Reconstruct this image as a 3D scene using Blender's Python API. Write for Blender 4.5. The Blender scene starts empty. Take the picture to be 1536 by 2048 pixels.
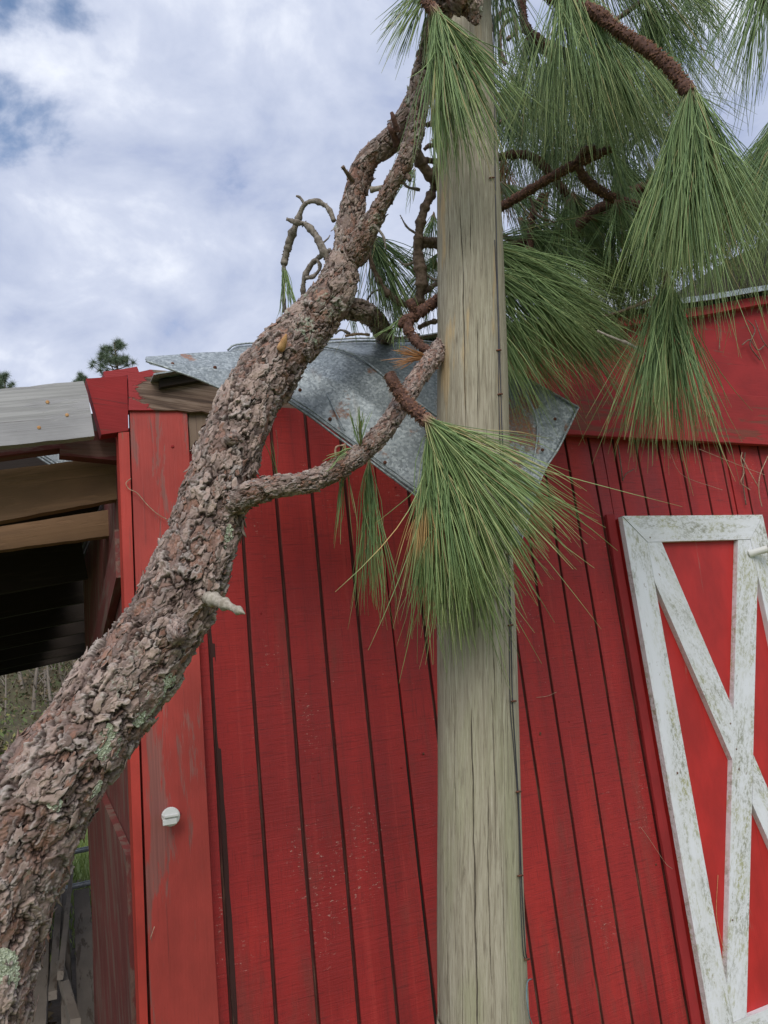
import bpy, math, random
import numpy as np
from mathutils import Vector
random.seed(7); rng = np.random.default_rng(7)
S = bpy.context.scene
R = math.radians

# ------------------------------------------------------------------ camera
FPX = 1560.0; CX, CY = 768.0, 1024.0
CAM = np.array([-0.452, -1.951, 1.55])
YAW, PIT, ROL = R(26.43), R(12.03), R(-6.19)
FW = np.array([math.sin(YAW)*math.cos(PIT), math.cos(YAW)*math.cos(PIT), math.sin(PIT)])
r0 = np.array([math.cos(YAW), -math.sin(YAW), 0.0]); u0 = np.cross(r0, FW)
RT = math.cos(ROL)*r0 + math.sin(ROL)*u0
UP = -math.sin(ROL)*r0 + math.cos(ROL)*u0
cd = bpy.data.cameras.new('camera'); cam = bpy.data.objects.new('camera', cd)
S.collection.objects.link(cam); S.camera = cam
from mathutils import Matrix
m = Matrix.Identity(4)
for i in range(3):
    m[i][0] = RT[i]; m[i][1] = UP[i]; m[i][2] = -FW[i]; m[i][3] = CAM[i]
cam.matrix_world = m
cd.sensor_fit = 'VERTICAL'; cd.sensor_height = 36.0; cd.sensor_width = 27.0
cd.lens = FPX/2048*36; cd.clip_start = 0.05; cd.clip_end = 2000

# ------------------------------------------------------------------ world, sun, exposure
SUN_EL, SUN_AZ = R(40), R(204)       # azimuth from +Y (north) clockwise
w = bpy.data.worlds.new('World'); S.world = w; w.use_nodes = True
nt = w.node_tree; nt.nodes.clear()
def wn(t, **k):
    n = nt.nodes.new(t)
    for a, b in k.items(): setattr(n, a, b)
    return n
out = wn('ShaderNodeOutputWorld'); bg = wn('ShaderNodeBackground')
sky = wn('ShaderNodeTexSky', sky_type='NISHITA', sun_disc=False)
sky.sun_elevation = SUN_EL; sky.sun_rotation = SUN_AZ
tc = wn('ShaderNodeTexCoord')
mp = wn('ShaderNodeMapping'); mp.inputs['Scale'].default_value = (1, 1, 1.5); mp.inputs['Location'].default_value = (3.1, 0.4, 1.7)
nt.links.new(tc.outputs['Generated'], mp.inputs[0])
n1 = wn('ShaderNodeTexNoise'); n1.inputs['Scale'].default_value = 6.8; n1.inputs['Detail'].default_value = 9; n1.inputs['Roughness'].default_value = .56; n1.inputs['Distortion'].default_value = .25
n2 = wn('ShaderNodeTexNoise'); n2.inputs['Scale'].default_value = 1.5; n2.inputs['Detail'].default_value = 3
nt.links.new(mp.outputs[0], n1.inputs[0]); nt.links.new(mp.outputs[0], n2.inputs[0])
# opening in the cloud towards one direction of the sky (upper left of the photo)
def sdir(px, py):
    d = FW + RT*(px-CX)/FPX - UP*(py-CY)/FPX
    return d/np.linalg.norm(d)
def sky_gap(px, py, lo, hi):
    d = sdir(px, py)
    dt = wn('ShaderNodeVectorMath', operation='DOT_PRODUCT'); nt.links.new(tc.outputs['Generated'], dt.inputs[0]); dt.inputs[1].default_value = d
    mr = wn('ShaderNodeMapRange'); mr.interpolation_type = 'SMOOTHSTEP'
    mr.inputs[1].default_value = math.cos(R(hi)); mr.inputs[2].default_value = math.cos(R(lo)); mr.inputs[3].default_value = 0; mr.inputs[4].default_value = 1
    nt.links.new(dt.outputs['Value'], mr.inputs[0]); return mr.outputs[0]
def wmath(op, a, b):
    n = wn('ShaderNodeMath', operation=op)
    for i, v in enumerate((a, b)):
        if isinstance(v, (int, float)): n.inputs[i].default_value = v
        else: nt.links.new(v, n.inputs[i])
    return n.outputs[0]
gap = wmath('MULTIPLY', sky_gap(-10, 120, 0, 8), .29)
gap2 = wmath('MULTIPLY', sky_gap(205, -25, 0, 4), .13)
gap = wmath('ADD', gap, gap2)
gap3 = wmath('MULTIPLY', sky_gap(1330, 60, 0, 7), .14)
gap = wmath('ADD', gap, gap3)
cov = wmath('SUBTRACT', n1.outputs['Fac'], gap)
covr = wn('ShaderNodeMapRange'); covr.interpolation_type = 'SMOOTHSTEP'
covr.inputs[1].default_value = .16; covr.inputs[2].default_value = .36
nt.links.new(cov, covr.inputs[0])
cr = wn('ShaderNodeValToRGB'); e = cr.color_ramp.elements
e[0].position = .36; e[0].color = (.33, .385, .55, 1)
e[1].position = .62; e[1].color = (.70, .735, .82, 1)
x = e.new(.44); x.color = (.42, .47, .61, 1)
x = e.new(.53); x.color = (.515, .56, .685, 1)
mixn = wn('ShaderNodeMath', operation='MULTIPLY_ADD'); nt.links.new(n1.outputs['Fac'], mixn.inputs[0]); mixn.inputs[1].default_value = .66
sc2 = wmath('MULTIPLY', n2.outputs['Fac'], .33); nt.links.new(sc2, mixn.inputs[2])
nt.links.new(mixn.outputs[0], cr.inputs[0])
skm = wn('ShaderNodeVectorMath', operation='SCALE'); skm.inputs['Scale'].default_value = .15
nt.links.new(sky.outputs[0], skm.inputs[0])
mx = wn('ShaderNodeMixRGB'); nt.links.new(covr.outputs[0], mx.inputs[0]); nt.links.new(skm.outputs[0], mx.inputs[1]); nt.links.new(cr.outputs[0], mx.inputs[2])
nt.links.new(mx.outputs[0], bg.inputs[0]); bg.inputs[1].default_value = .92
nt.links.new(bg.outputs[0], out.inputs[0])

sd = bpy.data.lights.new('sun', 'SUN'); sd.energy = 1.5; sd.angle = R(38); sd.color = (1, .96, .9)
so = bpy.data.objects.new('sun', sd); S.collection.objects.link(so)
sv = Vector((math.sin(SUN_AZ)*math.cos(SUN_EL), math.cos(SUN_AZ)*math.cos(SUN_EL), math.sin(SUN_EL)))
so.rotation_euler = sv.to_track_quat('Z', 'Y').to_euler(); so.location = (0, -3, 8)
S.view_settings.view_transform = 'Standard'; S.view_settings.look = 'None'; S.view_settings.gamma = 1
S.view_settings.exposure = 0.48

# ------------------------------------------------------------------ helpers
def ray(px, py): return FW + RT*(px-CX)/FPX - UP*(py-CY)/FPX
def pY(px, py, Y=0.0):
    d = ray(px, py); return CAM + d*((Y-CAM[1])/d[1])
def pX(px, py, X):
    d = ray(px, py); return CAM + d*((X-CAM[0])/d[0])
def pD(px, py, z): return CAM + ray(px, py)*z

def hsh(ix, iy, iz, k=0):
    h = (ix.astype(np.int64)*374761393 + iy.astype(np.int64)*668265263 + iz.astype(np.int64)*2147483647 + k*1274126177) & 0xffffffff
    h = ((h ^ (h >> 13))*1274126177) & 0xffffffff
    h = ((h ^ (h >> 16))*668265263) & 0xffffffff
    h = h ^ (h >> 15)
    return (h & 0xffffff)/float(0x1000000)
def vnoise(p, k=0):
    f = np.floor(p); t = p-f; t = t*t*(3-2*t); f = f.astype(np.int64)
    r = np.zeros(len(p))
    for dx in (0, 1):
        wx = t[:, 0] if dx else 1-t[:, 0]
        for dy in (0, 1):
            wy = t[:, 1] if dy else 1-t[:, 1]
            for dz in (0, 1):
                wz = t[:, 2] if dz else 1-t[:, 2]
                r += wx*wy*wz*hsh(f[:, 0]+dx, f[:, 1]+dy, f[:, 2]+dz, k)
    return r
def fbm(p, o=4, k=0, g=.5):
    a = 1.0; s = 0; r = np.zeros(len(p)); q = p.copy()
    for i in range(o):
        r += a*vnoise(q, k+i*7); s += a; a *= g; q = q*2.03+11.3
    return r/s
def worley(p, k=0):
    f = np.floor(p).astype(np.int64); d1 = np.full(len(p), 9.); d2 = np.full(len(p), 9.); idv = np.zeros(len(p)); off = np.zeros((len(p), 3))
    for dx in (-1, 0, 1):
        for dy in (-1, 0, 1):
            for dz in (-1, 0, 1):
                c = f+np.array([dx, dy, dz])
                q = np.stack([c[:, i]+hsh(c[:, 0], c[:, 1], c[:, 2], k+i+1) for i in range(3)], 1)
                v = p-q; d = np.sqrt((v*v).sum(1)); n = d < d1
                d2 = np.where(n, d1, np.minimum(d2, d)); 
                idv = np.where(n, hsh(c[:, 0], c[:, 1], c[:, 2], k+9), idv)
                off = np.where(n[:, None], v, off); d1 = np.where(n, d, d1)
    return d1, d2, idv, off
def sstep(a, b, x):
    t = np.clip((x-a)/(b-a), 0, 1); return t*t*(3-2*t)

COL = S.collection
def tag(o, label=None, cat=None, group=None, kind=None):
    if label: o['label'] = label
    if cat: o['category'] = cat
    if group: o['group'] = group
    if kind: o['kind'] = kind
    return o
def empty(name, loc, label, cat, group=None):
    o = bpy.data.objects.new(name, None); COL.objects.link(o); o.location = Vector([float(c) for c in loc]); o.empty_display_size = .1
    return tag(o, label, cat, group)
def mesh(name, V, F, mat, parent=None, smooth=False, attrs=None, base=None):
    """F: list of faces or an int array (n,k)."""
    V = np.asarray(V, dtype=np.float64)
    wl = np.zeros(3); p = parent
    while p is not None: wl += np.array(p.location); p = p.parent
    o_loc = np.zeros(3)
    if base is not None and parent is None: o_loc = np.array(base)
    Vl = V-wl-o_loc
    me = bpy.data.meshes.new(name)
    if isinstance(F, np.ndarray):
        n, k = F.shape; me.vertices.add(len(Vl)); me.vertices.foreach_set('co', Vl.ravel().astype(np.float32))
        me.loops.add(n*k); me.loops.foreach_set('vertex_index', F.ravel().astype(np.int32))
        me.polygons.add(n); me.polygons.foreach_set('loop_start', np.arange(0, n*k, k, dtype=np.int32))
        try: me.polygons.foreach_set('loop_total', np.full(n, k, dtype=np.int32))
        except Exception: pass
        me.update(calc_edges=True)
    else:
        me.from_pydata([tuple(v) for v in Vl], [], [tuple(int(i) for i in f) for f in F])
    me.validate()
    if attrs:
        for an, a in attrs.items():
            a = np.asarray(a, dtype=np.float32)
            if a.ndim == 1:
                at = me.attributes.new(an, 'FLOAT', 'POINT'); at.data.foreach_set('value', a)
            else:
                at = me.attributes.new(an, 'FLOAT_VECTOR', 'POINT'); at.data.foreach_set('vector', a.ravel())
    if smooth: me.polygons.foreach_set('use_smooth', np.ones(len(me.polygons), dtype=bool))
    for mm in (mat if isinstance(mat, (list, tuple)) else [mat]): me.materials.append(mm)
    o = bpy.data.objects.new(name, me); COL.objects.link(o)
    if parent: o.parent = parent
    o.location = Vector([float(c) for c in o_loc])
    return o
class MB:
    def __init__(s): s.V = []; s.F = []; s.A = []; s.n = 0
    def add(s, V, F, A=None):
        V = np.asarray(V, float); A = np.zeros((len(V), 3)) if A is None else np.asarray(A, float)
        s.V.append(V); s.A.append(A)
        s.F += [[int(i)+s.n for i in f] for f in F]; s.n += len(V); return s
    def build(s, name, mat, parent=None, smooth=False, base=None):
        return mesh(name, np.concatenate(s.V), s.F, mat, parent, smooth, {'bc': np.concatenate(s.A)}, base)

def nrm(v): v = np.asarray(v, float); return v/np.linalg.norm(v)
def board_geo(p0, p1, acr, w_, t_, ch=.0015, m0=0., m1=0., jit=.0006, seg=.05):
    """board from p0 to p1 (centre of the front face), acr = direction across its face, thickness goes along acr x dir"""
    p0 = np.asarray(p0, float); p1 = np.asarray(p1, float); L = np.linalg.norm(p1-p0); d = (p1-p0)/L
    a = np.asarray(acr, float); a = nrm(a-d*(a@d)); n = np.cross(a, d)
    n_ = max(1, int(L/seg)); h = w_/2
    prof = [(-h, -ch), (-h+ch, 0), (h-ch, 0), (h, -ch), (h, -t_+ch), (h-ch, -t_), (-h+ch, -t_), (-h, -t_+ch)]
    V = []; A = []; F = []; ro = random.random()*50
    for i in range(n_+1):
        s = i/n_
        for (x, z) in prof:
            k = (m0*(1-s)+m1*s)*x
            j = (random.random()-.5)*2*jit
            V.append(p0+d*(L*s+k)+a*(x+j)+n*(z+(random.random()-.5)*jit)); A.append((L*s+k+ro, x+ro*.37, z))
    for i in range(n_):
        for j in range(8):
            b = i*8; F.append([b+j, b+(j+1) % 8, b+8+(j+1) % 8, b+8+j])
    F.append(list(range(8))[::-1]); F.append([n_*8+j for j in range(8)])
    return V, F, A
def board(name, p0, p1, acr, w_, t_, mat, parent=None, **k):
    V, F, A = board_geo(p0, p1, acr, w_, t_, **k)
    return mesh(name, V, F, mat, parent, False, {'bc': A})
def slab_geo(pts, thick, along, nrmv=(0, 1, 0), rag=0.0, seg=.03):
    """prism: outline pts (3D, front face), extruded by thick along nrmv; 'along' the grain direction"""
    pts = [np.asarray(p, float) for p in pts]; n = nrm(nrmv)
    P = []
    for i, p in enumerate(pts):
        q = pts[(i+1) % len(pts)]; k = max(1, int(np.linalg.norm(q-p)/seg))
        for j in range(k):
            c = p+(q-p)*j/k
            if rag and j: c = c+np.array([rng.normal()*rag, 0, rng.normal()*rag])
            P.append(c)
    m_ = len(P); al = nrm(along); ac = np.cross(n, al); ro = random.random()*50
    V = P+[p+n*thick for p in P]
    A = [(p@al+ro, p@ac+ro*.3, (p@n)) for p in V]
    F = [list(range(m_))[::-1], [m_+i for i in range(m_)]]
    for i in range(m_): F.append([i, (i+1) % m_, m_+(i+1) % m_, m_+i])
    return V, F, A
def slab(name, pts, thick, along, mat, parent=None, **k):
    V, F, A = slab_geo(pts, thick, along, **k)
    return mesh(name, V, F, mat, parent, False, {'bc': A})

def spline(P, n):
    P = np.asarray(P, float); m_ = len(P)
    Q = np.vstack([2*P[0]-P[1], P, 2*P[-1]-P[-2]])
    T = np.linspace(0, m_-1, n); o = []
    i = np.minimum(T.astype(int), m_-2); t = (T-i)[:, None]
    a, b, c, d = Q[i], Q[i+1], Q[i+2], Q[i+3]
    return .5*((2*b)+(-a+c)*t+(2*a-5*b+4*c-d)*t*t+(-a+3*b-3*c+d)*t**3)
def frames(C):
    T = np.gradient(C, axis=0); T /= np.linalg.norm(T, axis=1)[:, None]
    N = np.zeros_like(T); v = np.cross(T[0], [0.13, .2, 1.]); v /= np.linalg.norm(v); N[0] = v
    for i in range(1, len(T)):
        v = N[i-1]-T[i]*(N[i-1]@T[i]); N[i] = v/np.linalg.norm(v)
    return T, N, np.cross(T, N)
def resample(ctrl, step):
    """ctrl rows: x y z r -> evenly spaced"""
    D = spline(ctrl, max(40, len(ctrl)*30)); s = np.concatenate([[0], np.cumsum(np.linalg.norm(np.diff(D[:, :3], axis=0), axis=1))])
    n = max(3, int(s[-1]/step)); t = np.linspace(0, s[-1], n)
    return np.stack([np.interp(t, s, D[:, i]) for i in range(4)], 1), t
def tube_geo(ctrl, nr, step, disp=None, cap=True):
    C, s = resample(ctrl, step); T, N, B = frames(C[:, :3]); nl = len(C)
    th = np.linspace(0, 2*np.pi, nr, endpoint=False)
    ct, st = np.cos(th), np.sin(th); r = C[:, 3]
    D = N[:, None, :]*ct[None, :, None]+B[:, None, :]*st[None, :, None]
    q = np.stack([(r[:, None]*ct[None]).ravel(), (r[:, None]*st[None]).ravel(), np.repeat(s, nr)], 1)
    rr = np.repeat(r, nr)
    A = None
    if disp is not None: h, A = disp(q, rr)
    else: h = np.zeros(len(q)); A = np.zeros((len(q), 3))
    V = (C[:, None, :3]+D*(r[:, None, None]+h.reshape(nl, nr)[:, :, None])).reshape(-1, 3)
    i = np.arange(nl-1)[:, None]*nr; j = np.arange(nr)[None]; j2 = (j+1) % nr
    F = np.stack([i+j, i+j2, i+nr+j2, i+nr+j], 2).reshape(-1, 4)
    n0 = len(V)
    # caps
    V = np.vstack([V, C[0, :3], C[-1, :3]]); A = np.vstack([A, A[0], A[-1]])
    jj = np.arange(nr); j2 = (jj+1) % nr
    c0 = np.stack([np.full(nr, n0), j2, jj, jj], 1); c1 = np.stack([np.full(nr, n0+1), n0-nr+jj, n0-nr+j2, n0-nr+j2], 1)
    return V, F, A, (C, T, N, B, s), [list(map(int, f[:3])) for f in np.vstack([c0, c1])]
def ctl(L):
    """list of (px, py, depth, width_px) -> control rows"""
    return [list(pD(a, b, z))+[w_*z/FPX/2] for a, b, z, w_ in L]

# ------------------------------------------------------------------ materials
class NT:
    def __init__(s, name):
        s.m = bpy.data.materials.new(name); s.m.use_nodes = True; s.t = s.m.node_tree; s.t.nodes.clear()
        s.o = s.t.nodes.new('ShaderNodeOutputMaterial'); s.p = s.t.nodes.new('ShaderNodeBsdfPrincipled'); s.t.links.new(s.p.outputs[0], s.o.inputs[0])
        s.p.inputs['Roughness'].default_value = .8
    def n(s, t, **k):
        x = s.t.nodes.new(t)
        for a, b in k.items(): setattr(x, a, b)
        return x
    def set(s, sock, v):
        if hasattr(v, 'is_linked') or isinstance(v, bpy.types.NodeSocket): s.t.links.new(v, sock)
        else: sock.default_value = v
    def attr(s, name, comp=None):
        a = s.n('ShaderNodeAttribute', attribute_name=name)
        if comp is None: return a.outputs['Vector']
        x = s.n('ShaderNodeSeparateXYZ'); s.t.links.new(a.outputs['Vector'], x.inputs[0]); return x.outputs[comp]
    def obj(s): return s.n('ShaderNodeTexCoord').outputs['Object']
    def scale(s, vec, sc, loc=(0, 0, 0)):
        x = s.n('ShaderNodeMapping'); s.t.links.new(vec, x.inputs[0]); x.inputs['Scale'].default_value = sc; x.inputs['Location'].default_value = loc; return x.outputs[0]
    def noise(s, vec, sc, det=3, ro=.5, dist=0.):
        x = s.n('ShaderNodeTexNoise'); s.t.links.new(vec, x.inputs[0]); x.inputs['Scale'].default_value = sc; x.inputs['Detail'].default_value = det
        x.inputs['Roughness'].default_value = ro; x.inputs['Distortion'].default_value = dist; return x.outputs['Fac']
    def vor(s, vec, sc, feat='F1', out='Distance', rnd=1.):
        x = s.n('ShaderNodeTexVoronoi', feature=feat); s.t.links.new(vec, x.inputs[0]); x.inputs['Scale'].default_value = sc; x.inputs['Randomness'].default_value = rnd; return x.outputs[out]
    def rng(s, v, a, b, c=0., d=1., smooth=True):
        x = s.n('ShaderNodeMapRange'); x.interpolation_type = 'SMOOTHSTEP' if smooth else 'LINEAR'
        s.t.links.new(v, x.inputs[0]); x.inputs[1].default_value = a; x.inputs[2].default_value = b; x.inputs[3].default_value = c; x.inputs[4].default_value = d; return x.outputs[0]
    def math(s, op, a, b=0.):
        x = s.n('ShaderNodeMath', operation=op); s.set(x.inputs[0], a); s.set(x.inputs[1], b); return x.outputs[0]
    def mix(s, f, a, b):
        x = s.n('ShaderNodeMixRGB'); s.set(x.inputs[0], f)
        for i, v in ((1, a), (2, b)):
            s.set(x.inputs[i], v if not isinstance(v, tuple) else tuple(v)+((1,) if len(v) == 3 else ()))
        return x.outputs[0]
    def ramp(s, v, st):
        x = s.n('ShaderNodeValToRGB'); s.t.links.new(v, x.inputs[0]); e = x.color_ramp.elements
        e[0].position = st[0][0]; e[0].color = tuple(st[0][1])+(1,); e[1].position = st[-1][0]; e[1].color = tuple(st[-1][1])+(1,)
        for p, c in st[1:-1]:
            k = e.new(p); k.color = tuple(c)+(1,)
        return x.outputs[0]
    def bump(s, h, dist, strength=1., prev=None):
        x = s.n('ShaderNodeBump'); s.t.links.new(h, x.inputs['Height']); x.inputs['Distance'].default_value = dist; x.inputs['Strength'].default_value = strength
        if prev is not None: s.t.links.new(prev, x.inputs['Normal'])
        return x.outputs[0]
    def done(s, col, rough=None, normal=None):
        s.set(s.p.inputs['Base Color'], col if not isinstance(col, tuple) else tuple(col)+(1,))
        if rough is not None: s.set(s.p.inputs['Roughness'], rough)
        if normal is not None: s.t.links.new(normal, s.p.inputs['Normal'])
        return s.m
M = {}
def simple(name, c, rough=.7, metal=0., nsc=40., var=.25):
    t = NT(name); n = t.noise(t.obj(), nsc, 4)
    col = t.mix(t.rng(n, .3, .7), tuple(x*(1-var) for x in c), tuple(min(1, x*(1+var)) for x in c))
    t.p.inputs['Metallic'].default_value = metal
    return t.done(col, rough, t.bump(n, .001, .4))

def mat_siding():
    t = NT('red siding paint'); v = t.obj()
    big = t.noise(t.scale(v, (2.2, 1, .8)), 1.6, 4, .6)
    pan = t.noise(t.scale(v, (9.84, 1, .12)), 1.0, 1)
    base = t.ramp(big, [(.30, (.25, .012, .012)), (.5, (.39, .020, .018)), (.70, (.52, .036, .026))])
    base = t.mix(t.rng(pan, .35, .65, 0, .5), base, (.25, .012, .015))
    drip = t.noise(t.scale(v, (34, 1, .9), (2, 0, 9)), 1, 4, .6); base = t.mix(t.rng(drip, .56, .70, 0, .5), base, (.20, .018, .016)); base = t.mix(t.rng(drip, .44, .33, 0, .3), base, (.52, .05, .04))
    # brownish weathering, stronger lower down
    z = t.n('ShaderNodeSeparateXYZ'); t.t.links.new(v, z.inputs[0])
    wx = t.noise(t.scale(v, (7, 1, 1.6), (3, 0, 1)), 1.5, 5, .65)
    low = t.rng(z.outputs[2], 2.3, .2, 0, .16)
    wmask = t.rng(t.math('ADD', wx, low), .60, .78, 0, .55)
    base = t.mix(wmask, base, (.20, .042, .032))
    # fine vertical checks and horizontal saw marks
    ver = t.noise(t.scale(v, (480, 1, 14)), 1, 4, .65)
    hor = t.noise(t.scale(v, (16, 1, 420), (0, 0, 4)), 1, 4, .65, .3)
    hor2 = t.noise(t.scale(v, (5, 1, 150), (5, 0, 2)), 1, 4, .7); hb = t.noise(t.scale(v, (9, 1, 170), (1, 0, 5)), 1, 3, .6, .2)
    msk = t.noise(v, 5, 3)
    vm = t.math('MULTIPLY', t.rng(ver, .52, .68), t.rng(msk, .30, .70, .3, 1))
    hm = t.math('MULTIPLY', t.rng(hor, .53, .68), t.rng(msk, .70, .30, .4, 1))
    base = t.mix(t.math('MULTIPLY', vm, .62), base, (.09, .008, .009))
    base = t.mix(t.math('MULTIPLY', hm, .6), base, (.10, .009, .010))
    base = t.mix(t.math('MULTIPLY', t.rng(hb, .56, .68), .4), base, (.12, .010, .010))
    base = t.mix(t.math('MULTIPLY', t.rng(hor2, .62, .75), .35), base, (.50, .05, .045))
    # chips, scuffs of pale wood
    ch = t.noise(t.scale(v, (60, 1, 130), (1, 0, 7)), 1, 5, .75)
    cm = t.noise(t.scale(v, (3.5, 1, 2.2), (8, 0, 3)), 1, 3, .6)
    cf = t.math('MULTIPLY', t.rng(ch, .59, .64), t.rng(cm, .54, .64))
    base = t.mix(t.math('MULTIPLY', cf, .8), base, (.52, .34, .28))
    sp = t.vor(t.scale(v, (1, 1, .8)), 46); spm = t.noise(v, 1.7, 2)
    base = t.mix(t.math('MULTIPLY', t.rng(sp, .05, .025), t.rng(spm, .5, .6)), base, (.55, .35, .30))
    # groove floor: bare dark wood
    gd = t.attr('bc', 1)
    gn = t.noise(t.scale(v, (160, 160, 7)), 1, 4, .7)
    gcol = t.ramp(gn, [(.35, (.035, .010, .010)), (.52, (.075, .018, .014)), (.66, (.15, .075, .05)), (.75, (.35, .2, .13))])
    base = t.mix(t.math('MULTIPLY', gd, t.rng(gn, .3, .5, .7, 1)), base, gcol)
    h = t.math('ADD', t.math('MULTIPLY', hor, .6), t.math('MULTIPLY', ver, .7))
    h = t.math('ADD', h, t.math('MULTIPLY', hor2, .8))
    b = t.bump(h, .0016, .8); b = t.bump(t.noise(v, 6, 3), .01, .4, b)
    return t.done(base, t.rng(big, .3, .7, .55, .8), b)

def mat_board(name, paint, bare, wear=.5, dark=(.06, .02, .018), rough=.6, gr=1., lowwear=0., peel=None):
    """painted board; bc = along, across, depth"""
    t = NT(name); v = t.attr('bc')
    grain = t.noise(t.scale(v, (4*gr, 190*gr, 190)), 1, 5, .62, .4)
    ringn = t.noise(t.scale(v, (1.2, 16, 30)), 1, 3, .5, .9)
    big = t.noise(t.scale(v, (5, 9, 9)), 1, 4, .6)
    c = t.mix(t.rng(big, .3, .7), tuple(x*.82 for x in paint), tuple(x*1.12 for x in paint))
    wr = t.noise(t.scale(v, (3.4, 24, 20), (4, 2, 0)), 1, 6, .68, .3)
    bcol = t.mix(t.rng(grain, .35, .65), tuple(x*.7 for x in bare), bare)
    bcol = t.mix(t.rng(ringn, .4, .6, 0, .3), bcol, tuple(x*.62 for x in bare))
    k = .66-.22*wear
    c = t.mix(t.rng(wr, k, k+.07), c, bcol)
    c = t.mix(t.math('MULTIPLY', t.rng(grain, .60, .74), .6), c, dark)
    sp = t.vor(t.scale(v, (1, 1, 1)), 70)
    c = t.mix(t.math('MULTIPLY', t.rng(sp, .07, .03), .5), c, dark)
    h = t.math('ADD', t.math('MULTIPLY', grain, .8), t.math('MULTIPLY', t.rng(wr, k, k+.05), -.25))
    return t.done(c, rough, t.bump(h, .0012, .8))

def mat_bark():
    t = NT('pine bark'); a = t.attr('bc'); x = t.n('ShaderNodeSeparateXYZ'); t.t.links.new(a, x.inputs[0])
    idv, crack, rim = x.outputs; v = t.obj()
    n = t.noise(v, 60, 5, .7); nb = t.noise(v, 9, 4, .6)
    f = t.math('ADD', t.math('MULTIPLY', idv, .62), t.math('MULTIPLY', nb, .45))
    c = t.ramp(f, [(.12, (.085, .036, .022)), (.28, (.215, .098, .062)), (.42, (.33, .175, .122)), (.55, (.16, .11, .092)), (.68, (.38, .275, .228)), (.9, (.53, .40, .33))])
    c = t.mix(t.rng(n, .35, .7, 0, .5), c, (.17, .12, .105))
    gl = t.noise(v, 150, 4, .8); c = t.mix(t.math('MULTIPLY', t.rng(gl, .55, .72), .45), c, (.45, .40, .37))
    c = t.mix(t.math('MULTIPLY', rim, .6), c, (.55, .50, .46))
    c = t.mix(t.math('MULTIPLY', crack, .93), c, (.035, .017, .012))
    lm = t.noise(t.scale(v, (1, 1, 1), (5, 3, 1)), 7, 4, .7); l2 = t.noise(v, 75, 4, .8)
    c = t.mix(t.math('MULTIPLY', t.rng(lm, .58, .68), t.rng(l2, .5, .6)), c, (.40, .44, .34))
    return t.done(c, .85, t.bump(n, .003, .8, t.bump(gl, .0012, .7)))
def mat_twig(name, a_, b_):
    t = NT(name); v = t.obj(); n = t.noise(v, 120, 4, .7)
    return t.done(t.mix(t.rng(n, .35, .65), a_, b_), .85, t.bump(n, .002, .8))
def mat_needle(name, dead=False, tint=(1, 1, 1)):
    t = NT(name); a = t.attr('bc'); x = t.n('ShaderNodeSeparateXYZ'); t.t.links.new(a, x.inputs[0])
    rn, tt, br = x.outputs
    if dead: c = t.ramp(rn, [(0, (.36, .16, .06)), (.6, (.5, .25, .10)), (1, (.30, .12, .05))])
    else:
        c = t.ramp(rn, [(0, (.055, .105, .042)), (.35, (.15, .24, .085)), (.7, (.28, .385, .15)), (.93, (.44, .49, .21)), (1, (.46, .38, .18))])
        c = t.mix(t.rng(tt, .72, 1., 0, .45), c, (.22, .23, .07))
    c = t.mix(t.rng(tt, .0, .11, 1, 0), c, (.33, .19, .13))
    c = t.mix(br, c, (.62, .33, .13))
    t.p.inputs['Specular IOR Level'].default_value = .4
    return t.done(c, .5)
def mat_galv():
    t = NT('galvanised steel'); v = t.obj()
    sp = t.n('ShaderNodeTexVoronoi'); t.t.links.new(t.scale(v, (1, 1, 1)), sp.inputs[0]); sp.inputs['Scale'].default_value = 210
    sx = t.n('ShaderNodeSeparateColor'); t.t.links.new(sp.outputs['Color'], sx.inputs[0])
    n = t.noise(v, 120, 4, .8); f = t.math('ADD', t.math('MULTIPLY', sx.outputs[0], .35), t.math('MULTIPLY', n, .65))
    c = t.ramp(f, [(.30, (.19, .215, .225)), (.48, (.29, .325, .335)), (.6, (.38, .42, .43)), (.72, (.52, .56, .565))])
    big = t.noise(v, 4, 4, .6); c = t.mix(t.rng(big, .4, .7, 0, .45), c, (.20, .23, .24))
    rf = t.noise(t.scale(v, (1, 1, 1), (2, 5, 3)), 6.5, 5, .7); ra = t.attr('bc', 2)
    rm = t.rng(t.math('ADD', t.math('ADD', t.math('MULTIPLY', rf, .8), t.math('MULTIPLY', t.noise(v, 38, 5, .75), .55)), t.math('MULTIPLY', ra, .30)), .80, .89)
    st = t.noise(t.scale(v, (14, 14, 1.6)), 1, 3, .6); c = t.mix(t.rng(st, .60, .72, 0, .35), c, (.33, .24, .16))
    c = t.mix(t.math('MULTIPLY', rm, t.rng(n, .35, .6, .4, 1)), c, t.ramp(n, [(.35, (.13, .035, .015)), (.6, (.33, .13, .05)), (.7, (.45, .33, .22))]))
    t.set(t.p.inputs['Metallic'], t.rng(rm, 0, 1, .42, 0))
    return t.done(c, t.rng(n, .3, .7, .42, .6), t.bump(n, .0006, .5))
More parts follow.
